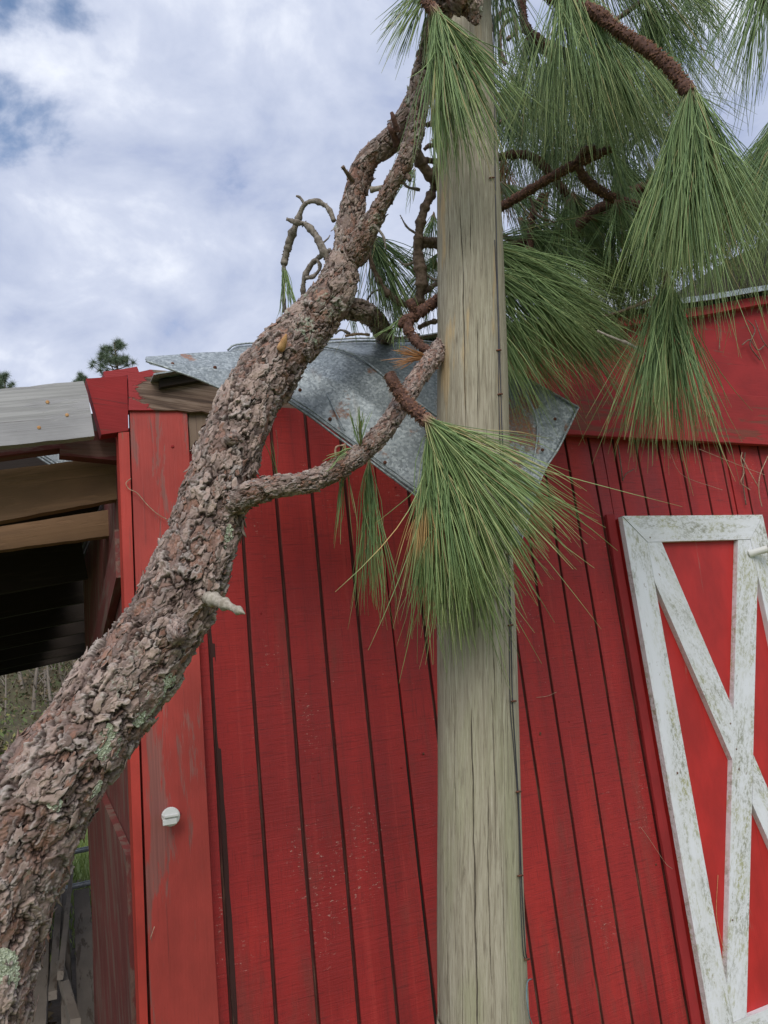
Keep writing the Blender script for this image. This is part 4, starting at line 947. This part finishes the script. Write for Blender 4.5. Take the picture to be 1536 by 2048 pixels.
# needles
def needles(bx, by, z, tx, ty, n, spread, zt=None, g=.28, yb=0., dead=False, wid=.00078, lenv=.12, band=None, seed=None, name='needle_tuft', blen=.03, skew=0.):
    rs = np.random.default_rng(seed if seed is not None else int(bx*7+by*13) % 99991)
    base = pD(bx, by, z); tip = pD(tx, ty, zt if zt else z*.985); Lv = tip-base; L = np.linalg.norm(Lv)*.93
    down = np.array([0, 0, -1.]); ax = nrm(Lv/L-down*g)
    a = nrm(np.cross(ax, [.3, .9, .1])); b = np.cross(ax, a)
    sp = np.radians(spread); rad = np.sqrt(rs.random(n))*sp*1.25; phi = rs.uniform(0, 2*np.pi, n)
    nb = 9; bp_, br_ = rs.uniform(0, 2*np.pi, nb), np.sqrt(rs.random(nb))*sp*1.15; bi = rs.integers(0, nb, n); pull = (rs.random(n) < .55)*rs.uniform(.4, .85, n)
    xq, yq = rad*np.cos(phi), rad*np.sin(phi); xq += (br_[bi]*np.cos(bp_[bi])-xq)*pull; yq += (br_[bi]*np.sin(bp_[bi])-yq)*pull; rad, phi = np.hypot(xq, yq), np.arctan2(yq, xq)
    # fascicles of three start close to one another
    rad = np.repeat(rad[::3], 3)[:n]+rs.normal(0, .022, n); phi = np.repeat(phi[::3], 3)[:n]+rs.normal(0, .05, n)
    d = ax*np.cos(rad)[:, None]+(a*np.cos(phi)[:, None]+b*np.sin(phi)[:, None])*np.sin(rad)[:, None]
    ln = L*np.clip(rs.normal(1.0, lenv, n), .45, 1.22)/max(.5, (1+g*.2))
    off = -ax*(np.repeat(rs.random(n)[::3], 3)[:n]*blen)[:, None]+d*.004
    seg = 8; t = np.linspace(0, 1, seg+1)
    gg = g*rs.uniform(.75, 1.35, n); cu = np.repeat(rs.normal(0, .06, (n, 3))[::3], 3, 0)[:n]+rs.normal(0, .03, (n, 3)); c2 = rs.normal(0, .022, (n, 3)); wild = (rs.random(n) < .05)[:, None]; cu = np.where(wild, cu+rs.normal(0, .22, (n, 3)), cu)
    P = base+off[:, None]+ln[:, None, None]*(d[:, None]*t[None, :, None]+down*(gg[:, None]*(t**2)[None])[..., None]+cu[:, None]*(t**2)[None, :, None]+c2[:, None]*np.sin(t*6)[None, :, None])
    D = np.gradient(P, axis=1); D /= np.linalg.norm(D, axis=2)[..., None]
    s1 = np.cross(D, rs.normal(0, 1, (n, 1, 3))); s1 /= np.linalg.norm(s1, axis=2)[..., None]; s2 = np.cross(D, s1)
    wv = (wid*np.array([1.25]+[1]*(seg-2)+[.8, .35]))[None, :, None]*rs.uniform(.8, 1.15, (n, 1, 1))
    R3 = [s1*wv, (-.5*s1+.87*s2)*wv, (-.5*s1-.87*s2)*wv]
    V = np.stack([P+r_ for r_ in R3], 2).reshape(-1, 3)
    A = np.zeros((n, seg+1, 3, 3)); A[..., 0] = np.clip(rs.beta(2, 2.2, n)*.9+yb+(rs.random(n) < .035)*.6, 0, 1)[:, None, None]; A[..., 1] = t[None, :, None]
    if band:
        zb = P[:, :, 2]; lo, hi, xm, pr = band
        pxx = ((P-CAM)@RT)/((P-CAM)@FW)*FPX+CX
        A[..., 2] = ((zb < hi) & (zb > lo) & (pxx < xm))[..., None]*(np.repeat(rs.random(n)[::3], 3)[:n] < pr)[:, None, None]*.75
    b_ = np.arange(n)[:, None, None]*(seg+1)*3+np.arange(seg)[None, :, None]*3; j = np.arange(3)[None, None]; j2 = (j+1) % 3
    F = np.stack(np.broadcast_arrays(b_+j, b_+j2, b_+3+j2, b_+3+j), 3).reshape(-1, 4)
    return mesh(name, V, F, M['dead' if dead else 'needle'], pine, True, {'bc': A.reshape(-1, 3)})
zb1 = pD(830, 1040, 1.3)[2]; zb0 = pD(830, 1110, 1.3)[2]
T = needles
T(868, 852, 1.29, 1050, 1110, 270, 22, zt=1.28, g=.20, yb=.20, wid=.0009)
T(872, 850, 1.29, 1110, 970, 45, 18, zt=1.30, g=.12, yb=.25); T(870, 852, 1.29, 1110, 1080, 110, 17, zt=1.27, g=.15, yb=.22)
T(866, 856, 1.30, 945, 1200, 180, 15, zt=1.27, g=.2, yb=.16, wid=.0009)
T(862, 872, 1.31, 855, 1185, 200, 9, zt=1.30, g=.15, band=(zb0, zb1, 960, .8), yb=.12)
T(861, 880, 1.32, 895, 1235, 150, 9, zt=1.33, g=.15, band=(zb0, zb1, 960, .5), yb=.08)
T(930, 905, 1.36, 940, 1240, 130, 11, zt=1.36, g=.15)
T(738, 938, 1.46, 752, 1185, 66, 14, g=.2, zt=1.44); T(690, 905, 1.42, 690, 1060, 14, 9, g=.2)
T(722, 885, 1.38, 738, 815, 26, 30, g=0.02, blen=.01); T(560, 965, 1.5, 555, 870, 3, 8, g=.02); T(690, 905, 1.37, 640, 935, 9, 25, g=.05)
T(850, 715, 1.52, 790, 712, 40, 30, g=.05, dead=True, blen=.01)
T(800, 650, 1.6, 790, 700, 30, 45, g=.05)
# upper left
T(876, 34, 1.44, 925, 310, 170, 17, zt=1.42, g=.2, wid=.0009, yb=.12); T(878, 32, 1.44, 1010, 230, 110, 16, zt=1.44, g=.2, yb=.1); T(874, 34, 1.45, 868, 255, 55, 9, g=.15, yb=.1)
T(862, -40, 1.52, 805, 110, 80, 22, g=.15, yb=.1); T(985, -90, 1.85, 1010, 170, 120, 28)
# left of the pole
T(748, 482, 1.78, 838, 610, 150, 26, g=.2); T(745, 480, 1.80, 775, 640, 90, 24); T(568, 532, 1.70, 588, 622, 30, 11, g=.12, blen=.01)
T(825, 350, 1.95, 800, 425, 26, 26, g=.1); T(700, 600, 1.9, 735, 660, 50, 38); T(790, 590, 1.9, 810, 665, 60, 35); T(865, 440, 1.9, 855, 540, 60, 25); T(870, 520, 1.95, 830, 640, 80, 30)
T(868, 290, 1.9, 900, 360, 30, 30)
# top right mass
for (bx, by, z, tx, ty, n, sp) in [
    (1125, -25, 1.72, 1140, 250, 230, 24), (1165, -15, 1.72, 1240, 255, 220, 22), (1190, 20, 1.75, 1290, 270, 160, 20), (1060, 70, 2.0, 1050, 330, 150, 26),
    (1110, 120, 2.05, 1085, 400, 180, 30), (1200, 110, 2.1, 1230, 400, 220, 28), (1140, 110, 2.15, 1170, 380, 180, 26), (1300, 20, 1.95, 1350, 250, 190, 30), (1250, -90, 1.9, 1370, 110, 200, 28),
    (1180, -120, 1.95, 1280, 60, 160, 30), (1340, -80, 1.95, 1440, 60, 90, 24), (1380, 190, 1.50, 1375, 560, 330, 19), (1384, 188, 1.51, 1470, 445, 170, 15), (1378, 190, 1.52, 1320, 540, 110, 13),
    (1550, -110, 1.62, 1505, 170, 150, 17), (1620, 150, 1.6, 1545, 520, 260, 14), (1590, 200, 1.85, 1510, 470, 200, 20), (1560, 260, 1.95, 1460, 480, 130, 20),
    (1240, 330, 2.1, 1320, 560, 160, 28), (1335, 572, 1.56, 1340, 850, 250, 19), (1333, 572, 1.57, 1300, 830, 110, 16), (1337, 574, 1.57, 1400, 800, 70, 16), (1010, 380, 2.0, 1100, 540, 140, 32),
    (1150, 400, 2.05, 1225, 620, 190, 32), (1050, 450, 1.95, 1190, 620, 200, 30), (985, 500, 1.82, 1190, 650, 260, 22), (970, 540, 1.80, 1160, 700, 280, 22),
    (960, 590, 1.80, 1090, 790, 150, 20), (1060, 540, 1.88, 1210, 720, 220, 22), (1100, 590, 1.9, 1240, 750, 130, 20), (1180, 520, 2.05, 1290, 640, 150, 34),
    (1110, 470, 2.2, 1060, 600, 160, 40), (1290, 420, 2.1, 1270, 650, 180, 28), (1400, 320, 2.05, 1370, 540, 150, 24), (1130, 390, 2.2, 1220, 520, 150, 40), (1240, 430, 2.2, 1190, 600, 140, 35),
    (1330, 350, 2.2, 1400, 520, 120, 35), (1480, 340, 2.2, 1500, 480, 90, 26), (1260, 200, 2.25, 1300, 400, 120, 30), (1020, 180, 2.2, 1020, 330, 80, 30), (1220, 300, 1.9, 1290, 450, 60, 28), (1300, 420, 1.95, 1360, 560, 90, 30),
    (1340, 200, 2.3, 1230, 330, 100, 35), (1010, 230, 2.3, 1120, 400, 110, 35), (1420, -60, 2.2, 1350, 140, 110, 30)]:
    T(bx, by, z, tx, ty, n, sp, g=.22, yb=.05 if z < 1.9 else -.02)
rs_ = np.random.default_rng(21)
for k in range(46):          # smaller tufts filling the tangle
    bx, by = [(rs_.uniform(1000, 1250), rs_.uniform(380, 620)), (rs_.uniform(1000, 1330), rs_.uniform(60, 330)), (rs_.uniform(1230, 1500), rs_.uniform(330, 470))][k % 3]
    a = rs_.uniform(-.9, 1.1); l_ = rs_.uniform(110, 210)
    T(bx, by, rs_.uniform(1.85, 2.3), bx+math.sin(a)*l_+20, by+math.cos(a)*l_*.8, 70, rs_.uniform(18, 42), g=.15, seed=k+500, wid=.0007, yb=-.03)
T(1005, 320, 2.05, 1025, 430, 70, 16, g=.1, dead=True); T(1330, 140, 2.25, 1345, 240, 50, 22, g=.1, dead=True); T(1090, 400, 1.98, 1060, 470, 30, 25, g=.1, dead=True)

# lichen patches: crinkled lobes on the trunk
def lichen(px, py, rx, ry, n, seed, ang=0.):
    rs = np.random.default_rng(seed); mb = MB(); C = TF[0]; k = 6
    for _ in range(n):
        a = rs.uniform(0, 6.28); r_ = rs.random()**.6; u_, v_ = r_*math.cos(a)*rx, r_*math.sin(a)*ry
        x_ = px+u_*math.cos(ang)-v_*math.sin(ang); y_ = py+u_*math.sin(ang)+v_*math.cos(ang)
        d = ray(x_, y_); dn = d/np.linalg.norm(d)
        cand = CAM+dn*np.linspace(.8, 1.9, 240)[:, None]
        D2 = ((cand[:, None]-C[None, ::6, :3])**2).sum(2); im = D2.argmin(1); dd = np.sqrt(D2.min(1))-C[::6, 3][im]
        h_ = np.where(dd < .0)[0]
        if not len(h_): continue
        p = cand[h_[0]]; c_ = C[::6, :3][im[h_[0]]]; nn = nrm(p-c_)
        a1 = nrm(np.cross(nn, rs.normal(size=3))); b1 = np.cross(nn, a1); s_ = rs.uniform(.002, .0045)
        nn2 = nrm(nn+rs.normal(size=3)*.45)
        ring = [p+nn*.001+(a1*math.cos(t)+b1*math.sin(t))*s_*rs.uniform(.6, 1.2)+nn2*rs.uniform(-.001, .0032) for t in np.linspace(0, 6.28, k, endpoint=False)]
        mb.add([p+nn*.0005]+ring+[q-nn*.0008 for q in ring], [[0, 1+i, 1+(i+1) % k] for i in range(k)]+[[1+i, 1+k+i, 1+k+(i+1) % k, 1+(i+1) % k] for i in range(k)])
    return mb.build('lichen', M['lichen'], pine)
lichen(214, 1486, 25, 36, 800, 1); lichen(300, 1405, 13, 55, 520, 2, .6); lichen(340, 1360, 8, 14, 90, 3, .3); lichen(8, 1945, 26, 48, 800, 4); lichen(110, 1610, 12, 10, 50, 5); lichen(190, 1580, 5, 22, 60, 6, .5); lichen(455, 1080, 10, 30, 50, 8)

# ------------------------------------------------------------------ dry vines on the barn wall
vine = empty('dead_vine', pY(1490, 900, -.02), 'thin dead vine tendrils hanging from the red frieze board right of the pine', 'vine')
def vn(L, Y, w_=3, mat='dry'):
    C = [[*pY(a, b, Y-.006*math.sin(i*1.3)), w_/2*.0012] for i, (a, b) in enumerate(L)]
    V, F, A, _, caps = tube_geo(C, 6, .006); return mesh('tendril', V, [list(f) for f in F]+caps, M[mat], vine, True)
vn([(1484, 905), (1482, 920), (1488, 945), (1482, 965), (1500, 980)], -.03, 3); vn([(1484, 915), (1500, 945), (1517, 974)], -.03, 3)
vn([(1536, 912), (1520, 950), (1518, 985), (1524, 1014)], -.03, 3); vn([(1398, 898), (1440, 915), (1490, 935), (1530, 950)], -.034, 1.6)
vn([(1490, 905), (1486, 960), (1492, 1010)], -.01, 4, 'twig'); vn([(1484, 690), (1500, 680), (1515, 700), (1530, 690)], -.03, 4, 'twig'); vn([(1495, 640), (1510, 660), (1500, 690), (1520, 720)], -.03, 4, 'twig')
vn([(1510, 640), (1525, 680), (1540, 700)], -.03, 3, 'twig'); vn([(1430, 640), (1440, 660), (1438, 700)], -.03, 3, 'twig')
vn([(1245, 962), (1252, 948), (1268, 938)], -.012, 3, 'twig'); vn([(1245, 962), (1243, 940), (1236, 890)], -.006, 4, 'twig'); vn([(1340, 905), (1365, 950), (1430, 975), (1445, 980)], -.01, 1.3)
stem = empty('dry_stem', pY(300, 990, -.03), 'thin curled dry stem hooked over the faded red corner board', 'stem')
C = [[*pY(a, b, -.034), .0011] for a, b in [(262, 957), (252, 966), (258, 978), (274, 986), (295, 1010), (315, 1028), (336, 1040)]]
V, F, A, _, caps = tube_geo(C, 6, .004); mesh('stem', V, [list(f) for f in F]+caps, M['dry'], stem, True)
def strand(label, L, Y, r_=.0006, mat='dry'):
    C = [[*pY(a, b, Y), r_] for a, b in L]; V, F, A, _, caps = tube_geo(C, 5, .006)
    o = mesh('fallen_needle', V, [list(f) for f in F]+caps, M[mat], None, True, base=C[0][:3]); return tag(o, label, 'pine needle')
strand('bent brown pine needles caught on the left stile of the white door', [(1282, 1655), (1300, 1680), (1330, 1725), (1345, 1738)], -.012)
strand('orange pine needle pair stuck beside the white door brace near its foot', [(1436, 1750), (1433, 1830), (1445, 1890), (1455, 1925)], -.026, .0008, 'orange')
strand('short pale needle lying across a siding groove right of the pole', [(1073, 1395), (1095, 1392), (1113, 1384)], -.003)
strand('long loose needle hanging below the torn sheet left of the small tuft', [(552, 860), (556, 900), (553, 950)], -.2)
strand('short straw stuck in the crack of the corner board near the bottom', [(300, 1878), (305, 1865), (309, 1853)], -.028, .0009)

# ------------------------------------------------------------------ ground, planks, background
def gmat():
    t = NT('grass ground'); v = t.obj(); n = t.noise(v, 1.2, 5, .7); f = t.noise(v, 26, 4, .7)
    c = t.ramp(n, [(.3, (.10, .13, .035)), (.5, (.17, .24, .05)), (.7, (.24, .27, .08))]); c = t.mix(t.rng(f, .4, .65, 0, .6), c, (.09, .085, .04))
    return t.done(c, .9, t.bump(f, .03, .8))
g = 60
ys = np.linspace(-300, 500, g); xs = np.linspace(-400, 400, g)
XX, YY = np.meshgrid(xs, ys); ZZ = np.zeros_like(XX)
V = np.stack([XX.ravel(), YY.ravel(), ZZ.ravel()], 1); i = np.arange(g-1)[:, None]*g; j = np.arange(g-1)[None]
tag(mesh('ground', V, np.stack([i+j, i+j+1, i+g+j+1, i+g+j], 2).reshape(-1, 4), gmat()), kind='structure')
def dm():
    t = NT('bare dirt'); v = t.obj(); n = t.noise(v, 6, 5, .7); return t.done(t.ramp(n, [(.35, (.025, .018, .012)), (.6, (.07, .05, .035))]), .95, t.bump(n, .02, .8))
dx, dy = np.meshgrid(np.linspace(-6.5, .2, 40), np.linspace(-.6, 6.5, 40)); P = np.stack([dx.ravel(), dy.ravel(), 0*dx.ravel()], 1); P[:, 2] = .004+.02*fbm(P*3, 3)
i = np.arange(39)[:, None]*40; j = np.arange(39)[None]
tag(mesh('dirt', P, np.stack([i+j, i+j+1, i+41+j, i+40+j], 2).reshape(-1, 4), dm(), None, True), kind='structure')
# wooded bank behind
def hm():
    t = NT('hillside brush ground'); v = t.obj(); n = t.noise(v, .6, 6, .75)
    return t.done(t.ramp(n, [(.3, (.045, .04, .022)), (.5, (.10, .085, .045)), (.62, (.085, .11, .04)), (.75, (.15, .12, .07))]), .95, t.bump(n, .2, .8))
gx, gy = 90, 30; XX, YY = np.meshgrid(np.linspace(-50, 40, gx), np.linspace(19, 60, gy))
P = np.stack([XX.ravel()*.35, YY.ravel()*.35, np.zeros(XX.size)], 1)
ZZ = 5.5*sstep(19, 36, YY.ravel())+(fbm(P, 4)-.5)*1.6*sstep(19, 23, YY.ravel())-.02
V = np.stack([XX.ravel(), YY.ravel(), ZZ], 1); i = np.arange(gy-1)[:, None]*gx; j = np.arange(gx-1)[None]
tag(mesh('hillside', V, np.stack([i+j, i+j+1, i+gx+j+1, i+gx+j], 2).reshape(-1, 4), hm(), None, True), kind='structure')
def leafmat(name, a, b):
    t = NT(name); x = t.attr('bc', 0); return t.done(t.mix(x, a, b), .8)
LM = [leafmat('brown brush leaves', (.07, .05, .028), (.17, .13, .07)), leafmat('green brush leaves', (.045, .07, .022), (.14, .18, .05)), leafmat('yellowish leaves', (.12, .13, .04), (.28, .26, .08)), leafmat('haze-paled pine crown needles', (.09, .13, .08), (.20, .25, .16))]  # last one is paled: distance haze put into the crown colour
def leafcloud(pts, size, seed, asp=1.):
    rs = np.random.default_rng(seed); n = len(pts); a = rs.normal(size=(n, 3)); a /= np.linalg.norm(a, axis=1)[:, None]
    b = np.cross(a, rs.normal(size=(n, 3))); b /= np.linalg.norm(b, axis=1)[:, None]; s = size*rs.uniform(.5, 1.3, (n, 1))
    V = np.stack([pts-a*s, pts-b*s*asp*.5, pts+a*s, pts+b*s*asp*.5], 1).reshape(-1, 3); F = np.arange(n*4).reshape(-1, 4)
    A = np.repeat(rs.random(n), 4); return V, F, np.stack([A]*3, 1)
hz = lambda x_, y: float(5.5*sstep(19, 36, np.array([y]))[0])
rs = np.random.default_rng(11)
pts = []; 
for k in range(700):
    y = rs.uniform(13, 32); x_ = rs.uniform(-16, 8); r_ = rs.uniform(.25, .8)
    q = rs.normal(size=(90, 3))*np.array([r_, r_, r_*.7]); pts.append(q+np.array([x_, y, hz(x_, y)+r_*.7]))
for ci, sel in ((0, 0), (1, 1), (2, 2)):
    P = np.vstack([p for i, p in enumerate(pts) if (i*7) % 10 in ((0, 1, 2, 3, 4, 5), (6, 7, 8), (9,))[ci]])
    V, F, A = leafcloud(P, .07, ci); tag(mesh('brush', V, F, LM[ci], None, False, {'bc': A}), ['brown winter brush covering the bank below the trees', 'green brush covering the bank beyond the lean-to', 'yellowing brush covering the bank beyond the lean-to'][ci], 'brush', kind='stuff')
tm = mat_twig('bare tree bark', (.15, .12, .10), (.32, .27, .22))
def bare(px, Y, h, seed, lab):
    d = ray(px, 1430); x_ = CAM[0]+d[0]*((Y-CAM[1])/d[1]); b = np.array([x_, Y, hz(x_, Y)-.3]); rs = np.random.default_rng(seed)
    e = empty('bare_tree', b, lab, 'tree', 'bare trees on the wooded bank')
    def t_(name, pts): V, F, A, _, caps = tube_geo(pts, 6, .25); mesh(name, V, [list(f) for f in F]+caps, tm, e, True, {'bc': A})
    lean_ = rs.normal(0, .06, 2); r_ = rs.uniform(.035, .075)
    top = b+np.array([lean_[0]*h, lean_[1]*h, h]); P = [[*b, r_], [*(b+(top-b)*.5+rs.normal(0, .12, 3)), r_*.7], [*top, r_*.2]]
    t_('trunk', P)
    for k in range(7):
        f = rs.uniform(.1, .9); p = b+(top-b)*f; a = rs.uniform(0, 6.28); q = p+np.array([math.cos(a)*h*.14, math.sin(a)*h*.14, h*rs.uniform(.1, .2)])
        t_('branch', [[*p, r_*.35], [*((p+q)/2+rs.normal(0, .1, 3)), r_*.22], [*q, r_*.06]])
desc = ['pale', 'thin grey', 'forked', 'crooked', 'slender']
for k, (px, Y) in enumerate([(10, 24), (28, 30), (48, 27), (64, 25), (82, 31), (92, 26), (104, 29), (118, 33), (128, 27), (140, 30), (152, 28), (36, 34), (72, 34), (-20, 28), (-60, 30), (112, 24)]):
    bare(px, Y, (3.2+1.2*((k*37) % 5)/4)*(30./Y)**-.6, k, '%s leafless tree on the wooded bank, seen under the lean-to ceiling' % 'tall thin')
# dark wood mass behind
P = rs.normal(size=(26000, 3))*np.array([14, 3, 3.2])+np.array([-6, 52, 8.5])
V, F, A = leafcloud(P, .25, 9); tag(mesh('far_woods', V, F, LM[0], None, False, {'bc': A}), 'dense brown and green woods behind the bare trees', 'woods', kind='stuff')
# distant pines above the eave
def farpine(px, py, Y, H, sc, seed, lab):
    d = ray(px, py); p = CAM+d*((Y-CAM[1])/d[1]); e = empty('pine_tree', (p[0], p[1], 0), lab, 'tree', 'distant pines above the lean-to roof')
    rs = np.random.default_rng(seed); top = p
    V, F, A, _, caps = tube_geo([[top[0], top[1], 0, .16], [top[0]+.2, top[1], top[2]*.6, .1], [top[0]+.1, top[1], top[2]*.9, .05], [*top, .015]], 7, .3); mesh('trunk', V, [list(f) for f in F]+caps, M['twig'], e, True, {'bc': A})
    P = []
    for k in range(26):
        f = rs.uniform(0, 1); h = top[2]-f*H; a = rs.uniform(0, 6.28); r_ = sc*(.25+.9*f)*rs.uniform(.5, 1.1); q = np.array([top[0]+math.cos(a)*r_, top[1]+math.sin(a)*r_, h+r_*.35])
        s = np.array([top[0], top[1], h-.1*r_])
        V, F, A, _, caps = tube_geo([[*s, .025], [*((s+q)/2+np.array([0, 0, -.05])), .018], [*q, .008]], 5, .15); mesh('branch', V, [list(f_) for f_ in F]+caps, M['twig'], e, True, {'bc': A})
        for c in (q, (q*.65+s*.35)):
            dd = rs.normal(size=(150, 3)); dd /= np.linalg.norm(dd, axis=1)[:, None]; P.append((c, dd))
    VV = []; n = 0
    for c, dd in P:
        L_ = rs.uniform(.16, .3, (len(dd), 1)); side = np.cross(dd, rs.normal(size=dd.shape)); side /= np.linalg.norm(side, axis=1)[:, None]
        VV.append(np.stack([c+side*.006, c+dd*L_, c-side*.006], 1).reshape(-1, 3))
    V = np.vstack(VV); mesh('crown', V, np.arange(len(V)).reshape(-1, 3), LM[3], e, False, {'bc': np.repeat(rs.random((len(V)//3, 1)), 3, 0)*np.ones((1, 3))})
farpine(228, 684, 26, 1.7, .95, 1, 'small distant pine top showing above the red fascia block'); farpine(8, 752, 30, 1.6, .8, 4, 'small distant pine top above the grey fascia at the left edge'); farpine(163, 752, 34, 1.2, .5, 6, 'tiny distant pine tip just above the grey and red fascia')
# gate in the field
gd_ = pX(150, 1650, -.0) if False else None
ga = pY(100, 1655, 3.6); gb = pY(200, 1643, 3.6)
gate = empty('metal_gate', (ga[0], ga[1], 0), 'galvanised tube gate across the green field beyond the side wall', 'gate')
def gt(name, p, q, r_): 
    V, F, A, _, caps = tube_geo([[*p, r_], [*((np.array(p)+np.array(q))/2), r_], [*q, r_]], 12, .1); mesh(name, V, [list(f) for f in F]+caps, M['steel'], gate, True, {'bc': A})
za = pY(160, 1650, 3.6)[2]; zb_ = pY(160, 1697, 3.6)[2]
for z in (za, zb_, zb_-.2, za+.22): gt('rail', (ga[0]-1.6, 3.6, z-.05), (gb[0]+.4, 3.6, z), .016)
for x_ in (ga[0]-1.6, gb[0]+.4): gt('upright', (x_, 3.6, .05), (x_, 3.6, za+.26), .02)
# grass tufts as stuff
n = 26000; rs = np.random.default_rng(2); B_ = np.stack([rs.uniform(-4, 1.5, n), rs.uniform(3.9, 13, n), np.zeros(n)], 1); d = rs.normal(0, .3, (n, 3)); d[:, 2] = 1
sd_ = np.cross(d, rs.normal(size=(n, 3))); sd_ /= np.linalg.norm(sd_, axis=1)[:, None]; h = rs.uniform(.05, .16, (n, 1))
V = np.stack([B_+sd_*.006, B_+d*h, B_-sd_*.006], 1).reshape(-1, 3)
tag(mesh('grass', V, np.arange(3*n).reshape(-1, 3), leafmat('bright grass blades', (.12, .19, .035), (.30, .36, .10)), None, False, {'bc': np.repeat(rs.random((n, 1)), 3, 0)*np.ones((1, 3))}), 'bright green field grass beyond the metal gate', 'grass', kind='stuff')
# heap of planks beside the side wall
labs = ['widest pale plank lying nearest the maroon side wall', 'narrow pale plank second from the side wall in the heap', 'thin board on edge in the middle of the plank heap', 'thin dark board leaning beside the middle of the plank heap', 'pale plank lying leftmost beside the pine trunk', 'short crooked board crossing the lower end of the plank heap']
PK = [((163, 1790), (182, 2140), .58, .32, .075), ((128, 1790), (140, 2140), .5, .36, .04), ((143, 1745), (120, 1960), .62, .50, .022), ((120, 1770), (105, 2000), .5, .42, .03), ((95, 1760), (72, 2150), .55, .35, .06), ((105, 1890), (150, 2060), .45, .52, .03)]
for k, (a, b, z0, z1, w_) in enumerate(PK):
    def atz(px, py, z): d = ray(px, py); return CAM+d*((z-CAM[2])/d[2])
    p = atz(*a, z0); q = atz(*b, z1+.1)
    V, F, A = board_geo(p, q, (1, .1, .15*math.sin(k*2)), w_, .03, jit=.001); V = np.array(V)
    o = mesh('plank', V, F, M['plank'], None, False, {'bc': A}, base=p); tag(o, labs[k], 'plank', 'planks heaped beside the side wall')
# litter under them
P = rs.uniform(-1, 1, (9000, 3))*np.array([.55, .9, .12])+np.array([-.85, .9, .2])
P[:, 1] += .35; P[:, 2] += .08; V, F, A = leafcloud(P, .03, 3); tag(mesh('leaf_litter', V, F, LM[0], None, False, {'bc': A}), 'dark brown leaf litter and debris under the heaped planks', 'leaf litter', kind='stuff')
print('verts', sum(len(o.data.vertices) for o in bpy.data.objects if o.type == 'MESH'))
